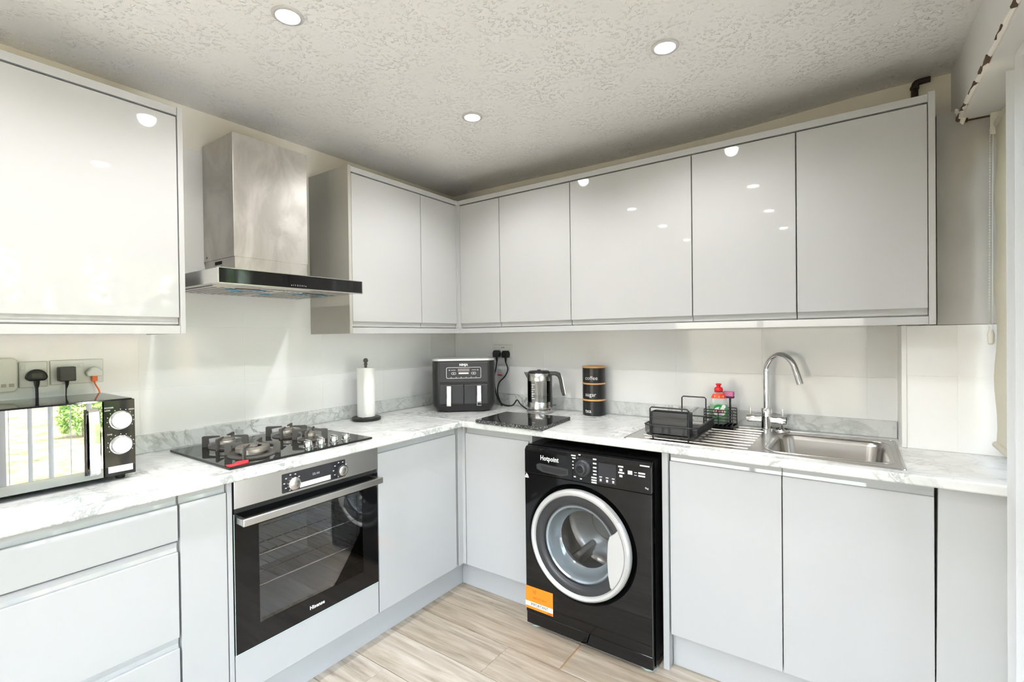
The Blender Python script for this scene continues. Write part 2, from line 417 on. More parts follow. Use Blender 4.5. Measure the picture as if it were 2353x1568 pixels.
# boxed-in pier at the window end of the back wall
pr_ = MB().box(2.436, 2.74, -.1983, .006, .9105, 1.371).build('trim_1', grout, None, origin=(2.58, -.1, .91)); struct(pr_, 'white tiled pipe boxing beside the window', 'boxing')
MB().box(2.431, 2.446, -.203, .006, .911, 1.372).build('edge_strip', upvc, pr_, bevel=.001)
for x0, x1 in ((2.446, 2.589), (2.589, 2.74)):
    for z0, z1 in ((.911, 1.184), (1.184, 1.371)):
        piece('tile', tile_mesh(x1-x0, z1-z0, .0045, 'B'), ((x0+x1)/2, -.199, (z0+z1)/2), pr_)
pier = MB().box(2.535, 2.76, -.195, .006, 1.3725, 2.14).build('trim_2', greyp, None, origin=(2.64, -.1, 1.3725)); struct(pier, 'grey patchy painted pier above the tiled boxing', 'wall pier')
# window wall: lintel, reveal, end wall
w = MB().box(XR, 2.90, YB, .006, 2.10, CEIL+.04).box(2.76, 2.90, -.76, .006, 0, .905).box(2.76, 2.90, -.195, .006, .905, 2.10).box(XR, 2.90, YB, -3.15, 0, 2.10)
wr = w.build('wall_right', white, None, origin=(XR, 0, 0)); struct(wr, 'white window wall with a deep lintel', 'wall')
b = MB(); pts = []; y = -.215
while y > -1.7: pts.append((XR-.004+random.uniform(-.0015, .0015), y, 2.110+random.uniform(-.0025, .0025))); y -= .035
b.tube(pts, .0085, 8, rs=[.0085+random.uniform(-.002, .002) for _ in pts]).build('plaster_bead', cream, wr)
y = -.23; k = 0
while y > -1.6:
    d = random.uniform(.03, .11); rr = random.uniform(.001, .0034)
    vs = [(XR-.0135-random.random()*.002, y-d*q, 2.106+random.uniform(-.003, .003)+rr*sg) for sg in (-1, 1) for q in (0, .3, .7, 1)]
    vs += [(XR-.002, v[1], v[2]) for v in vs]
    MB().add(vs, [(0, 1, 5, 4), (1, 2, 6, 5), (2, 3, 7, 6), (8, 12, 13, 9), (9, 13, 14, 10), (10, 14, 15, 11), (0, 4, 12, 8), (3, 11, 15, 7), (4, 5, 13, 12), (5, 6, 14, 13), (6, 7, 15, 14), (0, 8, 9, 1), (1, 9, 10, 2), (2, 10, 11, 3)]).build('dark_crack', rust, wr)
    y -= d+random.uniform(.02, .12)
MB().box(XR+.004, 2.69, -.2005, -.1955, 2.0945, 2.0995).build('soffit_gap', rust, wr)
for cx_, cy_, cz_, r_, m_ in ((XR-.006, -.212, 2.118, .012, white), (XR-.010, -.218, 2.100, .010, rust), (XR+.004, -.216, 2.094, .011, cream), (XR-.012, -.210, 2.134, .009, white), (XR-.003, -.230, 2.104, .009, cream), (XR+.012, -.212, 2.096, .008, rust)):
    bm = bmesh.new(); bmesh.ops.create_icosphere(bm, subdivisions=1, radius=r_)
    for v in bm.verts: v.co *= random.uniform(.65, 1.3); v.co.x *= .8; v.co.z *= 1.3
    o = from_bm0('plaster_chip', bm, m_, (cx_, cy_, cz_), wr)

# window over the worktop end, patio door
wi = MB().box(2.79, 2.85, -.76, -.70, .905, 2.10).box(2.79, 2.85, -.255, -.195, .905, 2.10).box(2.79, 2.85, -.70, -.255, .905, .975).box(2.79, 2.85, -.70, -.255, 2.03, 2.10)
w1 = wi.build('window_1', upvc, None, origin=(2.82, -.48, .905)); struct(w1, 'white framed window behind the roller blind', 'window')
MB().box(2.815, 2.821, -.70, -.255, .975, 2.03).build('pane', pane, w1)
di = MB().box(2.79, 2.86, -.83, -.76, 0, 2.10).box(2.79, 2.86, -3.15, -3.08, 0, 2.10).box(2.79, 2.86, -3.08, -.83, 2.03, 2.10).box(2.79, 2.86, -3.08, -.83, 0, .06)
d1 = di.build('door_1', upvc, None, origin=(2.82, -1.95, 0)); struct(d1, 'white glazed patio door behind vertical blinds', 'patio door')
for y0, y1, xo in ((-1.98, -.83, .0), (-3.08, -1.93, .03)):
    l = MB().box(2.795+xo, 2.825+xo, y0, y0+.07, .06, 2.03).box(2.795+xo, 2.825+xo, y1-.07, y1, .06, 2.03).box(2.795+xo, 2.825+xo, y0+.07, y1-.07, .06, .15).box(2.795+xo, 2.825+xo, y0+.07, y1-.07, 1.96, 2.03)
    lf = l.build('door_leaf', upvc, d1)
    MB().box(2.807+xo, 2.812+xo, y0+.07, y1-.07, .15, 1.96).build('pane', pane, lf)
wi2 = MB().box(.25, .32, YB-.07, YB-.02, .10, 1.60).box(2.38, 2.45, YB-.07, YB-.02, .10, 1.60).box(.32, 2.38, YB-.07, YB-.02, .10, .17).box(.32, 2.38, YB-.07, YB-.02, 1.53, 1.60).box(1.32, 1.38, YB-.07, YB-.02, .17, 1.53)
w2 = wi2.build('fill_window', upvc, None, origin=(1.35, YB-.045, .10)); struct(w2, 'added wide white framed window, unseen behind the viewer, for fill daylight', 'window')  # added out of view, shaped to let fill daylight in from behind
for x0, x1 in ((.32, 1.32), (1.38, 2.38)): MB().box(x0, x1, YB-.048, YB-.043, .17, 1.53).build('pane', pane, w2)
# roller blind
rb = thing('roller_blind', 'cream roller blind hanging in the window reveal at the worktop end', 'roller blind', (2.70, -.48, .93))
MB().cyl((2.70, -.590, 2.055), .022, .365, 'y', 20).build('roller', blindm, rb)
b = MB(); n = 24
for k in range(n+1):
    z = 2.05-(2.05-.965)*k/n; bow = .004*math.sin(k*.9)
    b.v += [(2.6815+bow, -.585, z), (2.6815+bow, -.232-.004*math.sin(k/4.), z), (2.6835+bow, -.585, z), (2.6835+bow, -.232-.004*math.sin(k/4.), z)]
for k in range(n):
    i = 4*k; b.f += [[i, i+1, i+5, i+4], [i+2, i+6, i+7, i+3], [i+1, i+3, i+7, i+5], [i, i+4, i+6, i+2]]; b.sm += [False]*4
b.build('fabric', blindm, rb)
MB().cyl((2.683, -.590, .957), .011, .360, 'y', 16).build('bottom_bar', blindm, rb)
MB().box(2.672, 2.725, -.225, -.216, 2.025, 2.10).cyl((2.70, -.232, 2.055), .024, .012, 'y', 16).build('bracket', offwhite, rb, bevel=.002)
b = MB()
for k in range(70):
    z = 2.04-.0098*k; b.lathe([(.0012, z-.0018), (.0024, z), (.0012, z+.0018)], (2.671-.004*k/70, -.222, 0), 6)
b.tube([(2.671, -.222, 2.05), (2.667, -.222, 1.35)], .0007, 5)
b.tube([(2.678, -.226, 2.05), (2.676, -.226, 1.8), (2.675, -.226, 1.34)], .0009, 5)
ch = b.build('chain', offwhite, rb); ch['kind'] = 'stuff'
MB().lathe([(.004, 1.30), (.009, 1.305), (.010, 1.335), (.006, 1.352)], (2.671, -.224, 0), 14).build('chain_weight', offwhite, rb)
# vertical blind
vb = thing('vertical_blind', 'white vertical louvre blind hanging in front of the patio door', 'vertical blind', (2.667, -1.85, 0))
MB().box(2.645, 2.689, -3.1, -.66, 2.062, 2.10).build('head_rail', upvc, vb, bevel=.002)
def louvre(i, y, ang):
    b = MB(); hw = .0445; n = 6; vs = []
    for z in (.03, 2.05):
        for k in range(n+1):
            q = -hw+2*hw*k/n; c = .004*(1-(q/hw)**2)
            for th in (0, .0008):
                a = math.radians(ang); vs.append((2.667+q*math.cos(a)-(c+th)*math.sin(a), y+q*math.sin(a)+(c+th)*math.cos(a), z))
    m = 2*(n+1); fs = []
    for k in range(n):
        i0 = 2*k; fs += [(i0, i0+2, m+i0+2, m+i0), (i0+1, m+i0+1, m+i0+3, i0+3), (i0, i0+1, i0+3, i0+2), (m+i0, m+i0+2, m+i0+3, m+i0+1)]
    fs += [(0, m, m+1, 1), (m-2, m-1, 2*m-1, 2*m-2)]
    b.add(vs, fs); b.build('louvre', slatm, vb)
ys = [-.69-.0945*k for k in range(25)]
for i, y in enumerate(ys): louvre(i, y, random.uniform(-7, 7) + (0 if i < 4 else random.choice((0, 12, -10))))

# outside
lw = MB().box(2.9, 40, -40, 22, -.3, -.12).box(-15, 2.9, -40, -4.8, -.3, -.12).build('lawn', lawnm, None, origin=(15, 0, -.3)); tag(lw, 'sunlit dry lawn outside the patio door', 'lawn'); lw['kind'] = 'stuff'
pavm = mat('pale_bounce_paving', (.62, .60, .57), .85)
pv = MB().box(2.92, 5.2, -9, 4, -.12, -.06).build('bounce_paving', pavm, None, origin=(4, 0, -.12)); struct(pv, 'added pale patio outside the glazed door, bouncing light indoors', 'bounce_paving')  # added as a pale reflector that throws neutral light up to the ceiling
def shrub(name, c, rx, rz_, n, label, S=1.):
    t = thing(name, label, 'shrub', c); b = MB()
    for k in range(n):
        a = random.uniform(0, 2*PI); e = math.acos(random.uniform(-.75, 1)); rr = random.uniform(.55, 1)**.5*(1+.22*math.sin(3*a+2*e)+.12*math.sin(7*a))
        p = Vector((c[0]+rx*rr*math.sin(e)*math.cos(a), c[1]+rx*rr*math.sin(e)*math.sin(a), c[2]+rz_*.9+rz_*rr*math.cos(e)))
        p.z = max(p.z, c[2]+.12*S+.02)
        u = Vector((random.gauss(0, 1), random.gauss(0, 1), random.gauss(0, .6))).normalized(); v = u.cross(Vector((random.gauss(0, 1), random.gauss(0, 1), 1))).normalized()
        L = random.uniform(.06, .12)*S; q = [p-u*L, p+v*L*.45+Vector((0, 0, .01)), p+u*L, p-v*L*.45+Vector((0, 0, .01))]
        b.add([tuple(x) for x in q], [(0, 1, 2, 3)])
    f = b.build('foliage', leafm, t); f['kind'] = 'stuff'
    MB().tube([(c[0], c[1], c[2]+.012), (c[0]+.05, c[1], c[2]+rz_)], .05, 7).build('stem', barkm, t)
shrub('garden_shrub', (8.3, -.22, -.12), .34, .40, 2200, 'leafy green shrub at the edge of the lawn', .38)
shrub('garden_shrub', (14.5, -3.6, -.12), 1.5, 1.2, 2600, 'larger green shrub by the timber garden fence')
for k, (y, lab) in enumerate(((-9.5, 'added tall evergreen tree screening low sky, left end of the garden row'), (-4.8, 'added tall evergreen tree screening low sky, second in the garden row'), (-.4, 'added tall evergreen tree screening low sky, middle of the garden row'), (4.0, 'added tall evergreen tree screening low sky, fourth in the garden row'), (8.6, 'added tall evergreen tree screening low sky, right end of the garden row'))):
    shrub('sky_screen_tree', (21.5, y, -.12), 2.1, 4.3, 4200, lab, 2.6)  # trees added and raised to block low sky through the patio door
fe = thing('garden_fence', 'timber board fence at the far end of the lawn', 'fence', (18, 0, -.12)); 
fm = MB().box(-.01, .01, -.07, .07, 0, 1.7).mesh('board', fencem)
for k in range(120): piece('board', fm, (18+.012*(k % 2), -10+.155*k, -.12), fe)

# ================================================================ CABINETS
FB = .578; FU = .321
G1 = 'glossy grey base cabinets'; G2 = 'glossy grey wall cabinets'
def door(run, par, u0, u1, z0, z1, face, lip, name='door'):
    T = runT(run)
    d = MB(T).box(u0, u1, face-.020, face, z0, z1).build(name, gloss, par, bevel=.0018)
    if lip == 'top': MB(T).prism([(face-.020, z1), (face-.0115, z1), (face-.0135, z1+.012), (face-.0115, z1+.026), (face-.013, z1+.0285), (face-.020, z1+.0285)], u0, u1, 'apq').build('handle_recess', gloss, d)
    if lip == 'bottom': MB(T).prism([(face-.020, z0), (face-.0115, z0), (face-.0135, z0-.012), (face-.0115, z0-.022), (face-.013, z0-.0245), (face-.020, z0-.0245)], u0, u1, 'apq').build('handle_recess', gloss, d)
    return d
def cab(name, run, u0, u1, z0, z1, face, label, group=None):
    T = runT(run); um = (u0+u1)/2; c = thing(name, label, 'cabinet', T(um, face/2, z0 if z0 > .5 else .0), 0, group)
    MB(T).box(u0+.0005, u1-.0005, .022 if z0 < .5 else .002, face-.0215, z0, z1).build('body', carc, c)
    return c
# --- base, left run
c = cab('drawer_unit', 'L', -2.524, -1.924, .142, .872, FB, 'glossy grey three-drawer base unit below the microwave', G1)
for z0, z1 in ((.732, .842), (.432, .696), (.142, .398)): door('L', c, -2.522, -1.926, z0, z1, FB, 'top', 'drawer_front')
c = cab('narrow_cabinet', 'L', -1.922, -1.783, .142, .872, FB, 'narrow glossy grey base cabinet left of the oven', G1)
door('L', c, -1.920, -1.785, .142, .842, FB, 'top')
tag(MB(runT('L')).box(-1.782, -1.767, .022, FB, .142, .876).build('end_panel', gloss, bevel=.001), 'grey upright panel between the narrow cabinet and the oven', 'panel')
c = thing('oven_housing', 'glossy grey oven housing with a plain panel under the oven', 'cabinet', (.3, -1.464, 0), 0, G1)
MB().box(.022, FB-.022, -1.765, -1.163, .142, .262).build('body', carc, c)
MB().box(FB-.02, FB, -1.764, -1.164, .142, .280).build('lower_panel', gloss, c, bevel=.0018)
c = cab('corner_base_cabinet', 'L', -1.161, -.632, .142, .872, FB, 'glossy grey base cabinet right of the oven, next to the corner', G1)
door('L', c, -1.158, -.652, .142, .842, FB, 'top')
o = MB().prism([(.555, -.632), (.578, -.632), (.578, -.6), (.597, -.6), (.597, -.555), (.555, -.555)], .142, .876, 'pqa').build('corner_post', gloss, bevel=.001)
tag(o, 'grey corner post where the two base cabinet runs meet', 'corner post')
# --- base, back run
FBB = .600
c = cab('narrow_cabinet', 'B', .600, 1.003, .142, .872, FBB, 'glossy grey base cabinet between the corner and the washing machine', G1)
door('B', c, .601, 1.001, .142, .842, FBB, 'top')
tag(MB().box(1.005, 1.021, -.598, -.022, .0, .876).build('end_panel', gloss, bevel=.001), 'grey panel on the left side of the washing machine niche', 'panel')
tag(MB().box(1.650, 1.673, -.612, -.022, .0, .876).build('end_panel', gloss, bevel=.001), 'grey floor-length panel right of the washing machine', 'panel')
c = thing('sink_cabinet', 'wide glossy grey two-door base cabinet under the sink', 'cabinet', (2.08, -.3, 0), 0, G1)
MB().box(1.676, 1.694, -FBB+.0215, -.022, .142, .872).box(2.466, 2.484, -FBB+.0215, -.022, .142, .872).box(1.694, 2.466, -FBB+.0215, -.022, .142, .160).box(1.694, 2.466, -FBB+.0215, -FBB+.035, .78, .872).build('body', carc, c)
door('B', c, 1.677, 2.0715, .142, .842, FBB, 'top'); door('B', c, 2.0745, 2.482, .142, .842, FBB, 'top')
o = MB().add([(2.4826, -.6, .02), (2.74, -.6, .02), (2.74, -.58, .02), (2.4826, -.58, .02), (2.491, -.6, .872), (2.74, -.6, .872), (2.74, -.58, .872), (2.491, -.58, .872)],
             [(0, 1, 2, 3), (4, 5, 6, 7), (0, 1, 5, 4), (1, 2, 6, 5), (2, 3, 7, 6), (3, 0, 4, 7)]).build('filler_panel', gedge, bevel=.001)
tag(o, 'plain grey filler panel at the window end of the base units', 'panel')
# --- plinths
tag(MB().box(.502, .520, -2.52, -.524, .0, .139).build('plinth_board', gloss, bevel=.001), 'grey plinth board under the left run of base units', 'plinth')
tag(MB().box(.5215, 1.004, -.543, -.525, .0, .139).build('plinth_board', gloss, bevel=.001), 'short grey plinth board between the corner and the washing machine', 'plinth')
tag(MB().box(1.6745, 2.74, -.563, -.545, .0, .139).build('plinth_board', gloss, bevel=.001), 'grey plinth board under the sink cabinet', 'plinth')
# --- worktops
WZ0, WZ1 = .878, .910; WL, WB = .611, .634
def slab(xs, ys, z0, z1, hole):
    bm = bmesh.new(); idx = {}
    def V(i, j, k):
        if (i, j, k) not in idx: idx[(i, j, k)] = bm.verts.new((xs[i], ys[j], (z0, z1)[k]))
        return idx[(i, j, k)]
    ok = lambda i, j: 0 <= i < len(xs)-1 and 0 <= j < len(ys)-1 and (i, j) not in hole
    for i in range(len(xs)-1):
        for j in range(len(ys)-1):
            if not ok(i, j): continue
            for k in (0, 1): bm.faces.new([V(i, j, k), V(i+1, j, k), V(i+1, j+1, k), V(i, j+1, k)])
            for (a, b), (p, q) in (((-1, 0), ((i, j), (i, j+1))), ((1, 0), ((i+1, j), (i+1, j+1))), ((0, -1), ((i, j), (i+1, j))), ((0, 1), ((i, j+1), (i+1, j+1)))):
                if not ok(i+a, j+b): bm.faces.new([V(*p, 0), V(*q, 0), V(*q, 1), V(*p, 1)])
    return bm
def from_bm(name, bm, m, origin, bevel=0., seg=3):
    bmesh.ops.recalc_face_normals(bm, faces=bm.faces)
    for v in bm.verts: v.co -= Vector(origin)
    me = bpy.data.meshes.new(name); bm.to_mesh(me); bm.free(); me.materials.append(m)
    o = bpy.data.objects.new(name, me); COL.objects.link(o); o.location = origin
    if bevel: x = o.modifiers.new('bevel', 'BEVEL'); x.width = bevel; x.segments = seg; x.limit_method = 'ANGLE'; x.angle_limit = math.radians(40)
    return o
bx0, bx1, by0, by1 = 2.015, 2.385, -.530, -.160
wt = MB().box(.0005, WL, -2.56, -WB-.0006, WZ0, WZ1).build('worktop', marble, None, bevel=.006, seg=3, origin=(.3, -1.5, WZ0))
tag(wt, 'white marble-effect worktop along the left wall under the hob', 'worktop')
wt2 = from_bm('worktop', slab([.0005, 1.0, bx0-.012, bx1+.012, 2.745], [-WB, by0-.012, by1+.012, -.0005], WZ0, WZ1, {(2, 1)}), marble, (1.4, -.3, WZ0), .006)
tag(wt2, 'white marble-effect worktop along the back wall around the sink', 'worktop')
tag(MB().box(.0005, .018, -2.56, -.0185, WZ1+.0003, .98).build('upstand', marble, bevel=.0015), 'marble-effect upstand along the left wall behind the hob', 'upstand')
tag(MB().box(.0005, 2.428, -.018, -.0005, WZ1+.0003, .98).build('upstand', marble, bevel=.0015), 'marble-effect upstand along the back wall behind the sink', 'upstand')

# --- wall cabinets
ZB, ZT = 1.373, 2.176; DB, DT = 1.431, 2.1435
c = cab('wall_cabinet', 'L', -2.416, -1.814, 1.4025, 2.149, FU, 'large glossy grey wall cabinet left of the cooker hood', G2)
door('L', c, -2.415, -1.816, DB, DT, FU, 'bottom')
tag(MB().box(.0005, FU+.003, -1.8135, -1.797, ZB, ZT+.002).build('end_panel', gloss, bevel=.001), 'grey side panel of the large wall cabinet, facing the cooker hood', 'panel')
tag(MB().box(FU-.045, FU+.001, -2.416, -1.814, 2.1495, ZT).build('cornice_rail', gloss, bevel=.001), 'grey cornice rail on top of the large wall cabinet', 'cornice')
tag(MB().box(FU-.05, FU+.001, -2.416, -1.814, ZB, 1.402).build('pelmet', gloss, bevel=.001), 'grey pelmet under the large wall cabinet', 'pelmet')
tag(MB().box(.0005, FU+.002, -1.104, -1.087, ZB, ZT+.003).build('end_panel', beige, bevel=.001), 'satin side panel right of the cooker hood, shade painted into its beige-grey', 'panel')
c = cab('wall_cabinet', 'L', -1.0865, -.6295, 1.4025, 2.149, FU, 'glossy grey wall cabinet right of the cooker hood', G2)
door('L', c, -1.084, -.631, DB, DT, FU, 'bottom')
c = thing('corner_wall_cabinet', 'glossy grey L-shaped corner wall cabinet with two doors', 'cabinet', (.16, -.16, 1.4025), 0, G2)
MB().prism([(.002, -.629), (FU-.0215, -.629), (FU-.0215, -FU+.0215), (.633, -FU+.0215), (.633, -.002), (.002, -.002)], 1.4025, 2.149, 'pqa').build('body', carc, c)
door('L', c, -.6275, -.338, DB, DT, FU, 'bottom'); door('B', c, .338, .6315, DB, DT, FU, 'bottom')
MB().prism([(.300, -.3365), (FU, -.3365), (FU, -.321), (.3365, -.321), (.3365, -.300), (.300, -.300)], 1.403, 2.1485, 'pqa').build('corner_strip', gloss, c)
for u0, u1, lab in ((.6345, 1.0895, 'glossy grey wall cabinet above the kettle, beside the corner cabinet'), (1.0905, 1.6985, 'widest glossy grey wall cabinet on the back wall, above the dish rack'),
                    (1.6995, 2.0995, 'glossy grey wall cabinet above the tap'), (2.1005, 2.4985, 'glossy grey wall cabinet above the sink, next to the window')):
    c = cab('wall_cabinet', 'B', u0, u1, 1.4025, 2.149, FU, lab, G2); door('B', c, u0+.0015, u1-.0015, DB, DT, FU, 'bottom')
tag(MB().box(2.499, 2.518, -FU-.004, -.0005, ZB, ZT+.006).build('end_panel', gedge, bevel=.001), 'grey side panel at the window end of the wall cabinets', 'panel')
for nm, z0, z1, lab, cat in (('cornice_rail', 2.1495, ZT, 'long grey cornice rail turning the corner above the wall cabinets', 'cornice'), ('pelmet', ZB, 1.402, 'long grey pelmet turning the corner under the wall cabinets', 'pelmet')):
    f = FU+.001; k = f-.05
    o = MB().prism([(k, -1.0865), (f, -1.0865), (f, -f), (2.4985, -f), (2.4985, -k), (k, -k)], z0, z1, 'pqa').build(nm, gloss, bevel=.001); tag(o, lab, cat)

# ================================================================ CEILING LIGHTS, PIPE
def downlight(x, y, label, on=True):
    d = thing('ceiling_downlight', label, 'downlight', (x, y, CEIL-.006), 0, 'recessed ceiling downlights')
    MB().lathe([(.0335, CEIL-.0015), (.0345, CEIL-.006), (.041, CEIL-.0065), (.0455, CEIL-.004), (.046, CEIL)], (x, y, 0), 40).build('bezel', ringm, d)
    MB().lathe([(.001, CEIL-.005), (.033, CEIL-.0048), (.0335, CEIL-.001)], (x, y, 0), 32).build('lens', lens, d)
    ld = bpy.data.lights.new('downlight_lamp', 'SPOT'); ld.energy = DOWN_W; ld.spot_size = math.radians(150); ld.spot_blend = .6; ld.shadow_soft_size = .032; ld.color = (1, .985, .965)
    lo = bpy.data.objects.new('downlight_lamp', ld); COL.objects.link(lo); lo.parent = d; lo.location = (0, 0, -.004)
for x, y, lab in ((.882, -1.72, 'lit recessed downlight above the hob side, nearest the left wall'), (1.761, -.877, 'lit recessed downlight nearest the sink'), (.897, -.866, 'lit recessed downlight nearest the corner'),
                  (1.745, -1.66, 'lit recessed downlight above the middle of the floor'), (.890, -2.45, 'lit recessed downlight above the drawer unit end'), (1.740, -2.45, 'lit recessed downlight above the viewer'),
                  (.882, -3.25, 'added lit downlight for even light, unseen at the rear by the left wall'), (1.761, -3.25, 'added lit downlight for even light, unseen at the rear by the patio door')):  # last two are added out of view to even out the light
    downlight(x, y, lab)
b = MB().tube([(2.488, -.022, 2.10), (2.488, -.022, 2.330), (2.4895, -.022, 2.3365), (2.494, -.022, 2.341), (2.502, -.022, 2.343), (2.536, -.022, 2.344)], .0118, 14)
p_ = b.build('soil_pipe', pipem); tag(p_, 'dark brown pipe with an elbow above the wall cabinets', 'pipe')
MB().lathe([(.0150, 2.318), (.0150, 2.327)], (2.488, -.022, 0), 16).build('collar', pipem, p_)

# ================================================================ COOKER HOOD
h = thing('cooker_hood', 'stainless steel chimney cooker hood with a black glass front', 'cooker hood', (.12, -1.47, 1.546))
hy0, hy1 = -1.769, -1.171
MB().box(.001, .500, hy0, hy1, 1.5475, 1.599).build('canopy', steel, h, bevel=.0015)
MB().box(.5005, .507, hy0+.002, hy1-.002, 1.548, 1.5985).build('front_glass', blackgloss, h, bevel=.001)
MB().box(.5003, .509, hy0, hy0+.004, 1.546, 1.600).box(.5003, .509, hy1-.004, hy1, 1.546, 1.600).box(.5003, .509, hy0+.004, hy1-.004, 1.544, 1.548).box(.5003, .509, hy0+.004, hy1-.004, 1.5985, 1.601).build('glass_trim', steel, h)
MB().box(.002, .2645, -1.597, -1.2845, 1.5995, 1.700).build('lower_chimney', hoodsteel, h, bevel=.001)
MB().box(.001, .267, -1.601, -1.2806, 1.684, 2.18).build('upper_chimney', hoodsteel, h, bevel=.0015)
b = MB()
for z in (1.618, 1.640, 1.662): b.box(.095, .155, -1.5980, -1.5965, z, z+.014)
b.build('vent_slots', dark_gap, h)
MB().cyl((.03, -1.6025, 1.70), .004, .002, 'y', 10).build('screw', castiron, h)
for k, (y0, y1) in enumerate(((hy0+.03, -1.474), (-1.466, hy1-.03))):
    f_ = MB().box(.06, .40, y0, y1, 1.5435, 1.5475).build('grease_filter', steel, h, bevel=.001)
    b = MB()
    for q in range(9):
        yy = y0+.02+q*(y1-y0-.04)/8.5; b.box(.085, .375, yy, yy+.006, 1.5428, 1.5436)
    b.build('filter_slots', charcoal, f_)
    MB().box(.375, .395, (y0+y1)/2-.045, (y0+y1)/2+.045, 1.541, 1.5436).build('filter_latch', charcoal, f_, bevel=.001)
for x0, y0, a in ((.33, -1.64, .5), (.36, -1.55, -.3), (.27, -1.60, .9), (.34, -1.27, .2), (.30, -1.34, -.6), (.22, -1.46, .3)):
    b = MB(); vs = []
    for r, q in ((.045, 0), (.02, 1.1), (.05, 2.3), (.018, 3.4), (.04, 4.6), (.02, 5.5)): vs.append((x0+r*.6*math.cos(q+a), y0+r*math.sin(q+a)))
    b.prism(vs, 1.5408, 1.5418, 'pqa').build('film_remnant', bluef, h)
text('touch_icons', 'o  I  1  2  3  4  I  o', .0085, inkg, h, (.5073, -1.472, 1.5585), (0, 1, 0), (0, 0, 1))

# ================================================================ OVEN
ov = thing('built_in_oven', 'black glass built-in oven with a steel control panel and bar handle', 'oven', (.33, -1.464, .282))
oy0, oy1 = -1.7635, -1.1645
MB().box(FB-.02, .586, oy0, oy1, .780, .8735).build('control_panel', steel, ov, bevel=.0015)
MB().box(FB-.03, .575, oy0+.004, oy1-.004, .762, .7795).build('vent_gap', dark_gap, ov)
dr = MB().box(.556, .579, oy0, -1.68, .2835, .7615).box(.556, .579, -1.242, oy1, .2835, .7615).box(.556, .579, -1.68, -1.242, .2835, .357).box(.556, .579, -1.68, -1.242, .705, .7615).build('door', blackgloss, ov)
MB().box(.5765, .5785, -1.6805, -1.2415, .3565, .7055).build('window_pane', ovenglass, dr)
MB().box(.5792, .5800, oy0, oy1, .2815, .2838).box(.5785, .5800, oy0, oy0+.0015, .2835, .7615).build('glass_edge', teal, dr)
text('lettering', 'Hisense', .019, inkw, dr, (.5793, -1.46, .3175), (0, 1, 0), (0, 0, 1), bold=.0006)
hd = MB().box(.618, .632, -1.757, -1.174, .727, .753).build('handle', steel, ov, bevel=.003)
for y in (-1.757, -1.189): MB().box(.5795, .618, y, y+.015, .729, .751).build('handle_bracket', steel, hd, bevel=.002)
dp = MB().prism(rrect(-1.598, -1.331, .788, .8575, .004), .586, .5872, 'apq').build('control_display', dispm, ov)
MB().box(.5872, .5876, -1.529, -1.399, .7925, .8105).build('protective_strip', labelw, dp)
text('clock_digits', '05:44', .0135, inkg, dp, (.5875, -1.462, .8305), (0, 1, 0), (0, 0, 1))
for y, tk in ((-1.5585, 0), (-1.3545, 1)):
    k = MB().lathe([(.0235, .587), (.0245, .589), (.0235, .606), (.0205, .609), (.002, .6085)], (0, y, .8185), 36, 'x').build('knob', charcoal if tk else steel, ov)
    MB().lathe([(.019, .609), (.018, .6098), (.001, .6098)], (0, y, .8185), 30, 'x').build('knob_face', steel, k)
    b = MB()
    for q in range(9):
        a = math.radians(30+37*q); b.box(.5872, .5876, y+.031*math.cos(a)-.003, y+.031*math.cos(a)+.003, .8215+.029*math.sin(a)-.0018, .8215+.029*math.sin(a)+.0018)
    b.build('dial_marks', inkw, ov)
# cavity
cx0, cx1, cy0, cy1, cz0, cz1 = .13, .554, -1.70, -1.222, .345, .725
MB().box(cx0-.01, cx0, cy0, cy1, cz0, cz1).box(cx0, cx1, cy0-.01, cy0, cz0, cz1).box(cx0, cx1, cy1, cy1+.01, cz0, cz1).box(cx0-.01, cx1, cy0, cy1, cz0-.01, cz0).box(cx0-.01, cx1, cy0, cy1, cz1, cz1+.01).build('cavity', enamel, ov)
def wirerack(z):
    b = MB(); x0, x1, y0, y1 = .17, .535, cy0+.012, cy1-.012
    b.tube([(x0, y0, z), (x1, y0, z), (x1, y1, z), (x0, y1, z)], .003, 8, True)
    for k in range(1, 13):
        yy = y0+(y1-y0)*k/13; b.tube([(x0, yy, z+.003), (x1, yy, z+.003)], .0016, 6)
    b.tube([(.43, y0, z), (.43, y1, z)], .0022, 6); b.tube([(.27, y0, z), (.27, y1, z)], .0022, 6)
    b.build('wire_shelf', chrome, ov)
wirerack(.575); wirerack(.465)
for yy in (cy0+.005, cy1-.005):
    b = MB()
    for z in (.42, .455, .49, .53, .565, .60, .65): b.tube([(.20, yy, z), (.52, yy, z)], .0022, 6)
    for x in (.20, .36, .52): b.tube([(x, yy, .40), (x, yy, .67)], .0022, 6)
    b.build('shelf_support', chrome, ov)

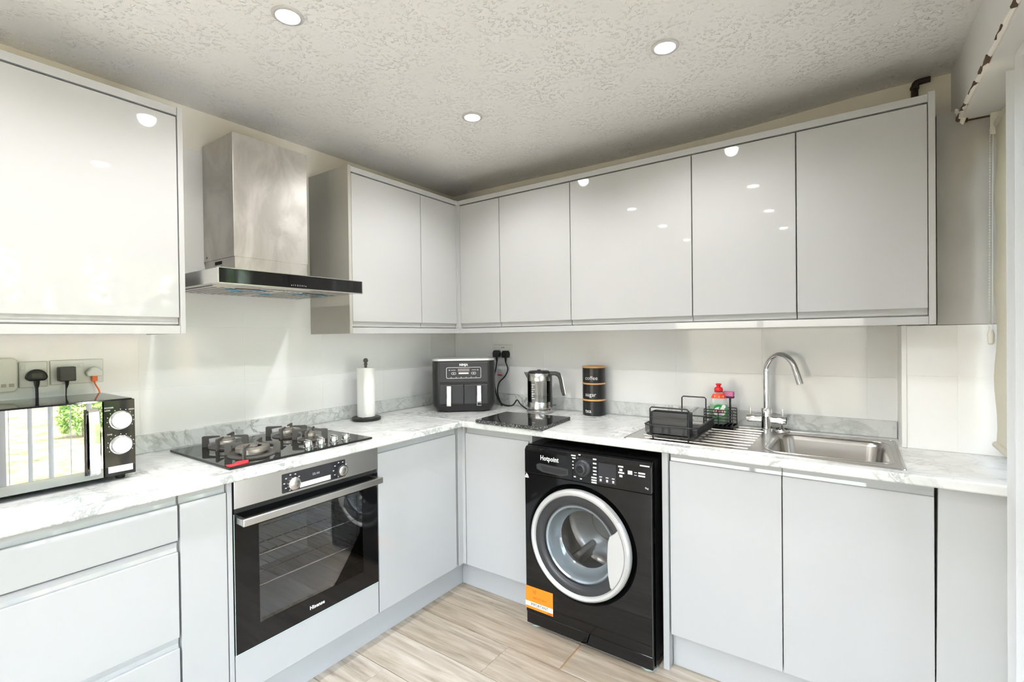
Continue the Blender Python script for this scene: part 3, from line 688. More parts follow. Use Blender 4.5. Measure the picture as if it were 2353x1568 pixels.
# ================================================================ GAS HOB
hb = thing('gas_hob', 'black glass gas hob with four burners set in the worktop', 'gas hob', (.32, -1.473, .910))
Z0 = .9185
MB().box(.078, .568, -1.768, -1.178, .9105, Z0).build('glass_plate', hobglass, hb, bevel=.0015)
def burn(x, y, r, ring, arm, a0):
    g = MB().lathe([(r+.026, Z0), (r+.026, Z0+.003), (r+.018, Z0+.006), (r+.012, Z0+.005), (r+.008, Z0+.004)], (x, y, 0), 40).build('burner_tray', castiron, hb)
    pr0 = [(r*.72, Z0+.003), (r*.72, Z0+.012), (r, Z0+.015), (r, Z0+.026), (r*.96, Z0+.028)]
    bu = MB().lathe(pr0, (x, y, 0), 40).build('burner', burner, hb)
    if ring:
        MB().lathe([(r*.55, Z0+.024), (r*.55, Z0+.031), (r*.97, Z0+.031), (r*1.0, Z0+.028)], (x, y, 0), 40).build('burner_cap', burncap, bu)
        MB().lathe([(r*.30, Z0+.020), (r*.30, Z0+.032), (r*.26, Z0+.034), (.001, Z0+.034)], (x, y, 0), 24).build('inner_cap', burncap, bu)
    else:
        MB().lathe([(r*.95, Z0+.028), (r*.97, Z0+.031), (r*.9, Z0+.034), (.001, Z0+.035)], (x, y, 0), 36).build('burner_cap', burncap, bu)
    for k in range(4):
        a = a0+k*PI/2; R = arm; zt = Z0+.042
        prof = [(R, 0.0), (R, .042), (R-.006, .045), (r*.62, .045), (r*.55, .040), (R-.024, .034), (R-.026, .018), (R-.020, .010), (R-.020, 0.0)]
        ca, sa = math.cos(a), math.sin(a); b = MB(lambda p, q, t: (x+p*ca-t*sa, y+p*sa+t*ca, Z0+q))
        b.prism(prof, -.0032, .0032, 'pqa').build('pan_support', castiron, hb, bevel=.0008)
burn(.430, -1.622, .058, True, .098, math.radians(45)); burn(.205, -1.618, .036, False, .086, math.radians(45))
burn(.215, -1.366, .032, False, .086, math.radians(45)); burn(.375, -1.352, .022, False, .072, math.radians(45))
for k, y in enumerate((-1.449, -1.392, -1.332, -1.274)):
    kb = MB().lathe([(.019, Z0), (.019, Z0+.003), (.015, Z0+.004), (.0155, Z0+.024), (.0145, Z0+.0255)], (.515, y, 0), 28).build('control_knob', chrome, hb)
    MB().box(.499, .531, y-.0035, y+.0035, Z0+.0255, Z0+.031).build('knob_grip', chrome, kb, bevel=.001)
o = MB().prism([(.520, -1.760), (.545, -1.765), (.560, -1.762), (.552, -1.70), (.540, -1.690), (.528, -1.700), (.531, -1.735)], Z0+.0003, Z0+.0016, 'pqa').build('red_tag', redtag); tag(o, 'red plastic tag lying on the front left corner of the hob', 'tag')
MB().add([(.531, -1.735, Z0+.0016), (.552, -1.70, Z0+.0016), (.541, -1.692, Z0+.009), (.524, -1.725, Z0+.007)], [(0, 1, 2, 3)]).build('folded_flap', redtag, o)

# ================================================================ WASHING MACHINE
wx0, wx1, wy = 1.030, 1.632, -.680
wm = thing('washing_machine', 'black front-loading washing machine with a silver-ringed round door', 'washing machine', (1.331, -.39, 0))
prof = [(-.09, .012), (wy+.030, .012), (wy+.030, .846), (-.09, .846)]
b = MB().box(wx0, wx1, wy+.030, -.09, .018, .846); del b.f[2]; del b.sm[2]; b.build('cabinet', blackgloss, wm, bevel=.006, seg=3)
# front shell with round recess
cxd, czd, RR = 1.312, .448, .258
def plate_hole(outer, cx, cz, r, n=64):
    bm = bmesh.new(); o_ = [bm.verts.new((x, 0, z)) for x, z in outer]; i_ = [bm.verts.new((cx+r*math.cos(2*PI*k/n), 0, cz+r*math.sin(2*PI*k/n))) for k in range(n)]
    es = [bm.edges.new((l[k], l[(k+1) % len(l)])) for l in (o_, i_) for k in range(len(l))]
    bmesh.ops.triangle_fill(bm, use_beauty=True, use_dissolve=False, edges=es)
    for f in list(bm.faces):
        c = f.calc_center_median()
        if (c.x-cx)**2+(c.z-cz)**2 < (r*.985)**2: bm.faces.remove(f)
    vs = [tuple(v.co) for v in bm.verts]; bm.verts.index_update(); fs = [[v.index for v in f.verts] for f in bm.faces]; bm.free()
    return vs, fs
vs, fs = plate_hole([(wx0+.003, .073), (wx1-.003, .073), (wx1-.003, .716), (wx0+.003, .716)], cxd, czd, RR)
b = MB(); b.add([(x, wy, z) for x, _, z in vs], fs)
b.prism([(wx0+.003, .073), (wx1-.003, .073), (wx1-.003, .716), (wx0+.003, .716)], wy, wy+.0305, 'paq'); del b.f[-6:-4]; del b.sm[-6:-4]
b.build('front_panel', blackgloss, wm)
b = MB(); n = 72; pr_r = [(RR, wy), (RR-.010, wy+.012), (RR-.018, wy+.028), (.160, wy+.029)]
vs = [(cxd+r*math.cos(2*PI*k/n), y, czd+r*math.sin(2*PI*k/n)) for r, y in pr_r for k in range(n)]
b.add(vs, [(i*n+k, i*n+(k+1) % n, (i+1)*n+(k+1) % n, (i+1)*n+k) for i in range(3) for k in range(n)], True).build('door_recess', blackgloss, wm)
fa = MB().prism([(wy+.034, .718), (wy-.001, .718), (wy-.001, .824), (wy+.008, .838), (wy+.034, .844)], wx0+.002, wx1-.002, 'apq').build('control_panel', blackgloss, wm, bevel=.003)
yf = wy-.0014
dw = MB().prism(rrect(1.052, 1.282, .722, .822, .006), wy-.004, wy-.001, 'paq').build('detergent_drawer', blackgloss, wm, bevel=.001)
MB().prism([(1.098, .765), (1.115, .772), (1.262, .766), (1.262, .738), (1.225, .730), (1.13, .734), (1.10, .745)], wy-.0045, wy-.0038, 'paq').build('drawer_grip', charcoal, dw)
MB().prism([(1.118, .762), (1.252, .757), (1.252, .744), (1.215, .737), (1.135, .741)], wy-.0052, wy-.0045, 'paq').build('grip_opening', dark_gap, dw)
text('lettering', 'Hotpoint', .030, inkw, dw, (1.167, wy-.0047, .7975), (1, 0, 0), (0, 0, 1), bold=.0007, sx=.80)
dl = MB().lathe([(.037, wy-.001), (.036, wy-.010), (.030, wy-.016), (.026, wy-.016), (.022, wy-.030), (.018, wy-.032), (.001, wy-.0325)], (1.333, 0, .781), 40, 'y').build('programme_dial', charcoal, wm)
MB().lathe([(.0165, wy-.032), (.015, wy-.0335), (.001, wy-.0335)], (1.333, 0, .781), 30, 'y').build('dial_cap', blackgloss, dl)
b = MB()
for z in (.826, .808, .791, .776, .762, .748, .737, .727): b.box(1.376+(.004 if z > .75 else -.004), 1.396, yf-.0004, yf, z-.003, z+.003)
for z in (.829, .818, .803, .788, .774): b.box(1.276, 1.276+(.022 if z > .81 else .012), yf-.0004, yf, z-.0028, z+.0028)
for x, z, w_ in ((1.312, .836, .010), (1.288, .738, .010), (1.318, .733, .009), (1.3075, .822, .001)): b.box(x, x+w_, yf-.0004, yf, z-.0025, z+.0025)
b.build('programme_print', inkw, fa)
MB().prism(rrect(1.404, 1.484, .731, .8145, .004), yf-.0008, yf+.0005, 'paq').build('display', dispm, fa)
b = MB()
for x in (1.409, 1.438, 1.465): b.box(x, x+.012, yf-.0013, yf-.0008, .7545, .758).box(x+.002, x+.010, yf-.0013, yf-.0008, .738, .748)
for z, w_ in ((.812, .022), (.787, .026)): b.box(1.493, 1.493+w_, yf-.0004, yf, z-.003, z+.003).box(1.498, 1.511, yf-.0004, yf, z-.018, z-.009)
b.box(1.534, 1.553, yf-.0004, yf, .786, .801)
for z in (.797, .786): b.box(1.561, 1.572, yf-.0004, yf, z-.001, z+.001).box(1.578, 1.606, yf-.0004, yf, z-.003, z+.003)
b.box(1.585, 1.624, yf-.0004, yf, .826, .831)
b.build('symbol_print', inkw, fa)
text('capacity_mark', '9kg', .010, inkw, fa, (1.612, yf-.0004, .741), (1, 0, 0), (0, 0, 1))
b = MB().prism([(1.034, .703), (1.042, .716), (1.052, .703)], wy-.0006, wy-.0001, 'paq').box(1.033, 1.053, wy-.0006, wy-.0001, .695, .701); b.build('warning_mark', inkw, wm)
# door
dd = MB().lathe([(.236, wy+.004), (.238, wy-.012), (.234, wy-.024), (.226, wy-.029), (.216, wy-.027), (.2105, wy-.020), (.210, wy+.004)], (cxd, 0, czd), 72, 'y')
del dd.f[-2:]; del dd.sm[-2:]
b0 = len(dd.v)-7*72; dd.f += [[b0+k, b0+(k+1) % 72, b0+6*72+(k+1) % 72, b0+6*72+k] for k in range(72)]; dd.sm += [True]*72
dw_ = dd.build('door', silver, wm)
def ringmesh(prof, cx, cz, n=64):
    b = MB(); b.add([(cx+r*math.cos(2*PI*k/n), y, cz+r*math.sin(2*PI*k/n)) for r, y in prof for k in range(n)], [(i*n+k, i*n+(k+1) % n, (i+1)*n+(k+1) % n, (i+1)*n+k) for i in range(len(prof)-1) for k in range(n)], True); return b
ringmesh([(.211, wy-.020), (.196, wy-.0215), (.180, wy-.019), (.172, wy-.012), (.171, wy+.003)], cxd, czd).build('inner_rim', charcoal, dw_)
ringmesh([(.171, wy+.000), (.165, wy-.005), (.157, wy-.002), (.147, wy+.020), (.138, wy+.045), (.124, wy+.060)], cxd, czd).build('glass_side', mat('blue_grey_glass', (.30, .34, .37), .10, .45), dw_)
ringmesh([(.124, wy+.060), (.09, wy+.066), (.05, wy+.069), (.001, wy+.070)], cxd, czd).build('glass_bowl', wmglass, dw_)
ringmesh([(.170, wy+.008), (.166, wy+.030), (.158, wy+.05), (.158, wy+.12)], cxd, czd).build('door_seal', mat('grey_rubber_seal', (.50, .51, .52), .4), wm)
dm = ringmesh([(.158, wy+.12), (.165, wy+.13), (.215, wy+.14), (.215, wy+.30), (.19, wy+.32), (.10, wy+.325), (.09, wy+.315), (.001, wy+.31)], cxd, czd).build('drum', mat('drum_steel', (.50, .49, .48), .25, .7), wm)
for k in range(3):
    a = math.radians(115+120*k); b = MB()
    for yy, s_ in ((wy+.16, 1), (wy+.42, .8)):
        pass
    c0 = Vector((cxd+.20*math.cos(a), 0, czd+.20*math.sin(a))); rad = Vector((math.cos(a), 0, math.sin(a))); tan = Vector((-math.sin(a), 0, math.cos(a)))
    q = []
    for yy in (wy+.15, wy+.315):
        for r_, t_ in ((.03, -.035), (-.055, -.012), (-.055, .012), (.03, .035)): p = c0+rad*r_+tan*t_; q.append((p.x, yy, p.z))
    b.add(q, [(0, 1, 2, 3), (7, 6, 5, 4), (0, 4, 5, 1), (1, 5, 6, 2), (2, 6, 7, 3), (3, 7, 4, 0)]).build('drum_paddle', silver, dm, bevel=.006)
pts = [(cxd+.213*math.cos(math.radians(a)), czd+.213*math.sin(math.radians(a))) for a in range(-42, 31, 6)] + [(cxd+.172, czd+.092), (cxd+.150, czd+.075), (cxd+.142, czd+.05), (cxd+.138, czd-.02), (cxd+.142, czd-.09), (cxd+.150, czd-.135)]
MB().prism(pts, wy-.027, wy-.014, 'paq').build('door_handle', silver, dw_, bevel=.003)
pts = [(cxd+.240*math.cos(math.radians(a)), czd+.240*math.sin(math.radians(a))) for a in range(36, 60, 4)] + [(cxd+.222*math.cos(math.radians(a)), czd+.222*math.sin(math.radians(a))) for a in range(56, 32, -4)]
MB().prism(pts, wy-.028, wy-.022, 'paq').build('door_tab', silver, dw_)
st = MB().box(1.028, 1.175, wy-.0008, wy-.0002, .088, .192).build('sticker', orange, wm)
MB().box(1.028, 1.175, wy-.0011, wy-.0008, .1005, .1215).build('white_band', labelw, st)
text('lettering', 'IMPORTANT', .0185, inkb, st, (1.104, wy-.0013, .111), (1, 0, 0), (0, 0, 1), sx=.9)
text('lettering', '10', .022, inkbr, st, (1.076, wy-.0011, .170), (1, 0, 0), (0, 0, 1))
text('lettering', '0800 477 2814', .0115, inkbr, st, (1.104, wy-.0011, .143), (1, 0, 0), (0, 0, 1))
MB().box(1.146, 1.170, wy-.0011, wy-.0008, .0905, .0965).build('small_mark', inkbr, st)
b = MB().prism([(wx0+.003, .070), (1.352, .070), (1.340, .030), (1.30, .018), (wx0+.003, .018)], wy+.003, wy+.03, 'paq')
b.prism([(1.356, .070), (wx1-.003, .070), (wx1-.003, .018), (1.308, .018), (1.345, .030)], wy+.002, wy+.03, 'paq').build('kick_panel', blackgloss, wm, bevel=.002)
for x, y in ((1.065, wy+.045), (1.598, wy+.045), (1.065, -.14), (1.598, -.14)):
    MB().lathe([(.018, .003), (.018, .018)], (x, y, 0), 16).build('foot', rubber, wm)
    MB().lathe([(.030, .0), (.036, .010), (.034, .0105), (.028, .003)], (x, y, 0), 8).build('foot_cup', teal, wm)

# ================================================================ SINK, TAP
sk = thing('sink', 'stainless steel inset sink with one bowl and a ridged drainer', 'sink', (1.95, -.34, .910))
sx0, sx1, sy0, sy1 = 1.478, 2.418, -.588, -.084
def loop(x0, x1, y0, y1, r, z, n=8): return [(x, y, z) for x, y in rrect(x0, x1, y0, y1, r, n)]
inn = rrect(bx0, bx1, by0, by1, .055, 8)
bm = bmesh.new(); o_ = [bm.verts.new((x, y, .9135)) for x, y in rrect(sx0, sx1, sy0, sy1, .012, 4)]; i_ = [bm.verts.new((x, y, .9135)) for x, y in inn]
es = [bm.edges.new((l[k], l[(k+1) % len(l)])) for l in (o_, i_) for k in range(len(l))]
bmesh.ops.triangle_fill(bm, use_beauty=True, use_dissolve=False, edges=es)
for f in list(bm.faces):
    c = f.calc_center_median()
    if bx0+.004 < c.x < bx1-.004 and by0+.004 < c.y < by1-.004 and all((bx0-.001 <= v.co.x <= bx1+.001 and by0-.001 <= v.co.y <= by1+.001) for v in f.verts): bm.faces.remove(f)
bm.verts.index_update(); vs = [tuple(v.co) for v in bm.verts]; fs = [[v.index for v in f.verts] for f in bm.faces]; bm.free()
b = MB().add(vs, fs)
lo = loop(sx0, sx1, sy0, sy1, .012, .9135, 4); n = len(lo); l2 = loop(sx0-.0015, sx1+.0015, sy0-.0015, sy1+.0015, .013, .9102, 4)
b.add(lo+l2, [(k, (k+1) % n, n+(k+1) % n, n+k) for k in range(n)])
b.build('rim', sinksteel, sk)
loops = [loop(bx0, bx1, by0, by1, .055, .9135), loop(bx0+.006, bx1-.006, by0+.006, by1-.006, .052, .909), loop(bx0+.012, bx1-.012, by0+.012, by1-.012, .05, .895),
         loop(bx0+.022, bx1-.022, by0+.022, by1-.022, .05, .790), loop(bx0+.032, bx1-.032, by0+.032, by1-.032, .045, .768), loop(bx0+.052, bx1-.052, by0+.052, by1-.052, .03, .760)]
n = len(loops[0]); b = MB(); b.add([p for l in loops for p in l], [(i*n+k, i*n+(k+1) % n, (i+1)*n+(k+1) % n, (i+1)*n+k) for i in range(len(loops)-1) for k in range(n)], True)
b.add(loops[-1], [tuple(range(n))]); b.build('bowl', sinksteel, sk)
MB().lathe([(.043, .7605), (.042, .763), (.030, .7615), (.001, .7605)], ((bx0+bx1)/2, (by0+by1)/2, 0), 28).build('drain', chrome, sk)
# raised rim rolls
def roll(pts, z, r): return MB().tube([(x, y, z) for x, y in pts], r, 6, True)
roll(rrect(bx0-.012, bx1+.012, by0-.012, by1+.012, .06, 8), .9128, .0022).build('bowl_bead', sinksteel, sk)
roll(rrect(sx0+.006, sx1-.006, sy0+.006, sy1-.006, .012, 4), .9128, .0022).build('rim_bead', sinksteel, sk)
for k in range(8):
    yy = -.535+.055*k; MB().tube([(1.53+.03*(k % 2 == 0), yy, .9122), (1.555, yy, .9128), (1.93, yy, .9128), (1.955, yy, .9118)], .0042, 8).build('drainer_ridge', sinksteel, sk)

tp = thing('kitchen_tap', 'chrome swan-neck mixer tap with two lever handles', 'tap', (1.962, -.110, .9138))
TX, TY = 1.962, -.110; zb = .9138
MB().lathe([(.027, zb), (.027, zb+.006), (.0235, zb+.009), (.0225, zb+.060), (.0235, zb+.095), (.0215, zb+.100), (.015, zb+.101)], (TX, TY, 0), 28).build('body', chrome, tp)
a = math.radians(49); dx, dy = math.sin(a), -math.cos(a); Rr = .083; zc = 1.172
pts = [(TX, TY, zb+.09), (TX, TY, 1.08), (TX, TY, 1.15)]
for k in range(0, 15):
    th = math.radians(180-163*k/14); q = Rr*(1+math.cos(th)); pts.append((TX+dx*q, TY+dy*q, zc+Rr*math.sin(th)))
th = math.radians(17); ex, ez = pts[-1][0]-pts[-2][0], pts[-1][2]-pts[-2][2]
L = Vector(pts[-1]); D = (Vector(pts[-1])-Vector(pts[-2])).normalized(); pts += [tuple(L+D*.03), tuple(L+D*.065)]
MB().tube(pts, .0125, 16, rs=[.0125]*(len(pts)-3)+[.0132, .0135, .0135]).build('spout', chrome, tp)
for s, xe in ((-1, 1.882), (1, 2.040)):
    x_in = TX+s*.018; v_ = MB().lathe([(.0165, min(x_in, xe)), (.0165, max(x_in, xe))], (0, TY, .963), 24, 'x').build('valve', chrome, tp)
    MB().lathe([(.0172, min(xe, xe-s*.034)), (.0180, xe-s*.017), (.0172, max(xe, xe-s*.034))], (0, TY, .963), 24, 'x').build('valve_cap', chrome, v_)
    MB().tube([(xe-s*.014, TY, .978), (xe-s*.014, TY, 1.012)], .0035, 10).build('lever', chrome, v_)
ss = thing('sink_strainer', 'small steel sink strainer plug lying behind the tap', 'strainer', (2.022, -.102, .9138))
MB().lathe([(.030, .9138), (.030, .917), (.026, .922), (.012, .926), (.001, .927)], (2.022, -.102, 0), 24).build('basket', steel, ss)
MB().tube([(2.022, -.102, .926), (2.022, -.102, .940)], .0025, 8).build('stem', castiron, ss)
b = MB()
for k in range(10): a = 2*PI*k/10; b.tube([(2.022+.013*math.cos(a), -.102+.013*math.sin(a), .9262), (2.022+.026*math.cos(a), -.102+.026*math.sin(a), .9228)], .0016, 5)
b.build('slots', rubber, ss)

# ================================================================ DISH RACK and what stands in it
rk = thing('dish_rack', 'black wire dish rack standing on the sink drainer', 'dish rack', (1.66, -.395, .918))
rx0, rx1, ry0, ry1, rz0, rz1 = 1.555, 1.770, -.560, -.232, .930, .972
MB().tube([(x, y, rz1) for x, y in rrect(rx0, rx1, ry0, ry1, .03, 5)], .0034, 8, True).build('rim_wire', wirem, rk)
MB().tube([(x, y, rz0) for x, y in rrect(rx0+.006, rx1-.006, ry0+.006, ry1-.006, .028, 5)], .0026, 8, True).build('base_wire', wirem, rk)
k = 0; yy = ry0+.03
while yy < ry1-.02:
    MB().tube([(rx0, yy, rz1), (rx0+.001, yy, rz0+.010), (rx0+.010, yy, rz0), (rx1-.010, yy, rz0), (rx1-.001, yy, rz0+.010), (rx1, yy, rz1)], .0017, 6).build('cross_wire', wirem, rk); yy += .0145
for xx in (rx0+.035, rx0+.08, (rx0+rx1)/2, rx1-.05):
    MB().tube([(xx, ry0, rz1), (xx, ry0+.001, rz0+.010), (xx, ry0+.01, rz0-.002), (xx, ry1-.01, rz0-.002), (xx, ry1-.001, rz0+.010), (xx, ry1, rz1)], .0018, 6).build('long_wire', wirem, rk)
for yy, x0, x1, zt in ((ry0+.002, 1.585, 1.742, 1.047), (ry1-.004, 1.625, 1.732, 1.060)):
    MB().tube([(x0, yy, rz0), (x0, yy, zt-.006), (x0+.006, yy, zt), (x1-.006, yy, zt), (x1, yy, zt-.006), (x1, yy, rz0)], .003, 8).build('handle', wirem, rk)
MB().tube([(1.585, ry0+.002, 1.005), (1.742, ry0+.002, 1.005)], .0018, 6).build('cross_bar', wirem, rk)
for x in (1.59, 1.735):
    for y in (-.54, -.26): MB().tube([(x, y, rz0), (x, y, .9145)], .003, 8).build('foot', wirem, rk)
uh = MB().box(1.580, 1.737, -.548, -.478, .936, .940).box(1.580, 1.583, -.548, -.478, .940, 1.026).box(1.734, 1.737, -.548, -.478, .940, 1.026).box(1.583, 1.734, -.548, -.545, .940, 1.026).box(1.583, 1.734, -.481, -.478, .940, 1.026)
uo = uh.build('utensil_holder', charcoal, bevel=.002); tag(uo, 'dark grey rectangular utensil holder in the front of the dish rack', 'utensil holder')
MB().box(1.590, 1.727, -.5495, -.5478, .962, .992).build('raised_panel', charcoal, uo, bevel=.001)
bm = bmesh.new(); bmesh.ops.create_icosphere(bm, subdivisions=3, radius=.034)
for v in bm.verts:
    n_ = v.co.normalized(); v.co += n_*(.011*math.sin(9*n_.x+5*n_.z)+.009*math.sin(13*n_.y-7*n_.z)+random.uniform(-.004, .004)); v.co.x *= 1.05; v.co.z *= .95
o = from_bm('crumpled_plastic', bm, clearp, (1.700, -.375, .972)); tag(o, 'crumpled clear plastic wrap in the back of the dish rack', 'plastic wrap')
# sink tidy
cdy = thing('sink_caddy', 'black wire sink caddy with a drip tray behind the drainer', 'caddy', (1.778, -.150, .914))
q0, q1, p0, p1 = 1.712, 1.842, -.205, -.100
tr = MB().box(q0, q1, p0, p1, .914, .917).box(q0, q0+.003, p0, p1, .917, .930).box(q1-.003, q1, p0, p1, .917, .930).box(q0+.003, q1-.003, p0, p0+.003, .917, .930).box(q0+.003, q1-.003, p1-.003, p1, .917, .930).build('drip_tray', blackgloss, cdy, bevel=.001)
for z in (.948, .962, .976, .990, 1.002):
    MB().tube([(q0+.004, p1-.004, z), (q0+.004, p0+.004, z), (q1-.004, p0+.004, z), (q1-.004, p1-.004, z)], .0022 if z > .95 else .0017, 7, True).build('wire_hoop', wirem, cdy)
for x, y in ((q0+.004, p0+.004), (q1-.004, p0+.004), (q0+.004, p1-.004), (q1-.004, p1-.004), (1.777, p0+.004)):
    MB().tube([(x, y, .928), (x, y, 1.002)], .002, 7).build('upright', wirem, cdy)
for k in range(7): xx = q0+.012+k*.0175; MB().tube([(xx, p0+.003, .932), (xx, p1-.003, .932)], .0016, 6).build('floor_wire', wirem, cdy)
# washing-up liquid
fb = thing('washing_up_liquid', 'clear bottle of green washing-up liquid with a red cap', 'bottle', (1.772, -.166, .934))
def oval(prof, c, seg=36): return MB().lathe(prof, c, seg, 'z', True, 1.0, .58)
c = (1.770, -.160, 0)
# turn the oval so that its broad side faces the viewer
fb.rotation_euler = (0, 0, math.radians(18)); B = .0
def oval_l(prof): return MB().lathe(prof, (0, 0, 0), 36, 'z', True, 1.0, .6)
oval_l([(.034, 0), (.041, .006), (.0435, .03), (.043, .060), (.0385, .095), (.031, .122), (.022, .138), (.0165, .146), (.0165, .152)]).build('bottle_body', bott, fb, world=False)
oval_l([(.0325, .0015), (.0395, .007), (.0422, .03), (.0405, .070), (.0375, .088), (.037, .089)]).build('liquid', liquid, fb, world=False)
MB().lathe([(.017, .146), (.0185, .148), (.0185, .163), (.015, .168), (.0085, .171), (.0085, .177), (.0125, .180), (.0125, .184), (.009, .186)], (0, 0, 0), 24).build('cap', red, fb, world=False)
nl = oval_l([(.0328, .1185), (.0270, .1330), (.0235, .1385), (.0225, .139)]).build('neck_label', mat('red_orange_band', (.74, .06, .025), .4), fb, world=False)
b = MB()
for k in range(5): x = -.018+.009*k; b.box(x-.002, x+.002, -.0192+abs(x)*.25, -.0172+abs(x)*.25, .121, .131-(k % 2)*.004)
b.build('yellow_marks', mat('yellow_print', (.85, .55, .12), .5), nl, world=False)
lb = MB().prism([(.030*math.cos(a_)+.004*math.cos(2*a_), .060+.032*math.sin(a_)) for a_ in [2*PI*k/30 for k in range(30)]], -.0268, -.0262, 'paq').build('label', labelg, fb, world=False)
MB().prism([(.0255*math.cos(a_), .058+.0225*math.sin(a_)) for a_ in [2*PI*k/30 for k in range(30)]]+[], -.0274, -.0268, 'paq').build('label_face', labelw, lb, world=False)
MB().lathe([(.0085, -.0276), (.0085, -.0268)], (.018, 0, .082), 18, 'y').build('label_flower', labelw, lb, world=False)
MB().prism([(-.004, .071), (.002, .085), (.006, .078), (.003, .070)], -.0279, -.0274, 'paq').build('label_leaf', labelg, lb, world=False)
text('lettering', 'FAIRY', .0165, inkred, lb, (0, -.0277, .0585), (1, 0, 0), (0, 0, 1), world=False, bold=.0007, thick=.0002)
# sponge on a stick
sp = thing('dish_sponge', 'pink sponge wand with a dark scourer standing behind the green bottle', 'sponge', (1.803, -.120, .918))
MB().box(1.782, 1.829, -.136, -.106, 1.058, 1.080).build('sponge', pink, sp, bevel=.003)
MB().box(1.792, 1.829, -.135, -.107, 1.050, 1.0578).build('scourer', purple, sp, bevel=.001)
MB().tube([(1.812, -.118, .9345), (1.812, -.118, 1.052)], .0045, 8).build('stick', blackpl, sp)

# ================================================================ WORKTOP ITEMS
W1 = WZ1+.0004
# kitchen roll
pt = thing('paper_towel_holder', 'black kitchen roll stand near the hob', 'roll holder', (.137, -.871, W1))
MB().lathe([(.074, W1), (.0765, W1+.003), (.0765, W1+.014), (.073, W1+.017), (.010, W1+.017)], (.137, -.871, 0), 44).build('base', blackpl, pt)
MB().lathe([(.007, W1+.016), (.007, 1.205), (.0095, 1.206), (.0095, 1.214), (.006, 1.216), (.0125, 1.226), (.0128, 1.232), (.009, 1.240), (.001, 1.243)], (.137, -.871, 0), 24).build('pole', castiron, pt)
kr = MB().lathe([(.018, W1+.0195), (.0455, W1+.0195), (.0465, W1+.024), (.046, 1.188), (.045, 1.191), (.018, 1.191)], (.137, -.871, 0), 48).build('kitchen_roll', paperm); tag(kr, 'white paper kitchen roll on the black stand', 'kitchen roll')
MB().box(.1365, .1765, -.9178, -.9168, W1+.020, 1.190).build('loose_sheet', paperm, kr)

# air fryer (front faces local -y)
af = thing('air_fryer', 'black dual-drawer air fryer with a silver top edge in the corner', 'air fryer', (.335, -.296, W1), math.radians(40))
hw, dpt = .186, .135
def rprof(hwx, hd, r): return rrect(-hwx, hwx, -hd, hd, r, 6)
def loft(secs, m, name, par, cap=True):
    b = MB(); n = len(secs[0][0]); b.add([(x, y, z) for pr0, z in secs for x, y in pr0], [(i*n+k, i*n+(k+1) % n, (i+1)*n+(k+1) % n, (i+1)*n+k) for i in range(len(secs)-1) for k in range(n)], True)
    b.add([(x, y, secs[0][1]) for x, y in secs[0][0]], [tuple(range(n))[::-1]]); b.add([(x, y, secs[-1][1]) for x, y in secs[-1][0]], [tuple(range(n))])
    return b.build(name, m, par, world=False)
loft([(rprof(.150, .118, .05), .004), (rprof(.158, .126, .052), .006), (rprof(.184, .133, .055), .036), (rprof(hw, dpt, .055), .05), (rprof(hw, dpt, .055), .17), (rprof(hw-.001, dpt, .055), .285), (rprof(hw-.004, dpt-.003, .05), .300)], blackpl, 'body', af)
loft([(rprof(hw-.003, dpt-.002, .05), .300), (rprof(hw-.001, dpt, .05), .303), (rprof(hw-.003, dpt-.002, .05), .311), (rprof(hw-.012, dpt-.012, .045), .313)], silver, 'top_trim', af)
fy = -dpt
MB().prism([(fy+.01, .170), (fy-.008, .173), (fy-.008, .180), (fy-.002, .292), (fy+.01, .297)], -.142, .142, 'apq').build('control_fascia', charcoal, af, world=False, bevel=.004)
def fz(z): return fy-.008+.006*(z-.180)/.112
for x0, x1, nm in ((-.140, -.001, 'drawer'), (.001, .140, 'drawer')):
    d_ = MB().prism([(fy+.01, .046), (fy-.010, .048), (fy-.011, .052), (fy-.011, .162), (fy+.01, .166)], x0, x1, 'apq').build(nm, charcoal, af, world=False, bevel=.004)
    xm = -.104 if x0 < -.1 else .104
    xm = -.086 if x0 < -.1 else .088
    MB().box(xm-.014, xm+.014, fy-.034, fy-.026, .040, .158).build('drawer_handle', chrome, d_, world=False, bevel=.003)
    MB().box(xm-.009, xm+.009, fy-.026, fy-.010, .050, .150).build('handle_stem', blackpl, d_, world=False)
def on_face(x0, x1, z0, z1, t0=.0004, t1=.0010):
    b = MB(); b.add([(x0, fz(z0)-t1, z0), (x1, fz(z0)-t1, z0), (x1, fz(z1)-t1, z1), (x0, fz(z1)-t1, z1), (x0, fz(z0)+.001, z0), (x1, fz(z0)+.001, z0), (x1, fz(z1)+.001, z1), (x0, fz(z1)+.001, z1)],
                    [(0, 1, 2, 3), (7, 6, 5, 4), (0, 4, 5, 1), (1, 5, 6, 2), (2, 6, 7, 3), (3, 7, 4, 0)]); return b
outl = rrect(-.100, .100, .200, .262, .008, 4)
MB().tube([(x, fz(z)-.0008, z) for x, z in outl], .0013, 6, True).build('display_outline', inkw, af, world=False)
on_face(-.034, .034, .239, .255).build('display', dispg, af, world=False)
b = MB(); b.tube([(-.029, fz(.228)-.001, .228), (.029, fz(.228)-.001, .228)], .0052, 10).build('button_bar', inkw, af, world=False)
for s in (-1, 1):
    MB().tube([(x+s*.058, fz(z)-.0006, z) for x, z in rrect(-.013, .013, .222, .234, .006, 4)], .0011, 6, True).build('button_ring', inkw, af, world=False)
    on_face(s*.058-.003, s*.058+.003, .226, .230).build('button_mark', inkw, af, world=False)
b = MB()
for k in range(6):
    x = -.072+.0288*k; b.prism([(x-.004, .2035), (x+.004, .2035), (x, .2085)], fz(.206)-.0012, fz(.206)+.001, 'paq')
for x in (-.082, .082): b.box(x-.004, x+.004, fz(.247)-.0011, fz(.247)+.001, .244, .250)
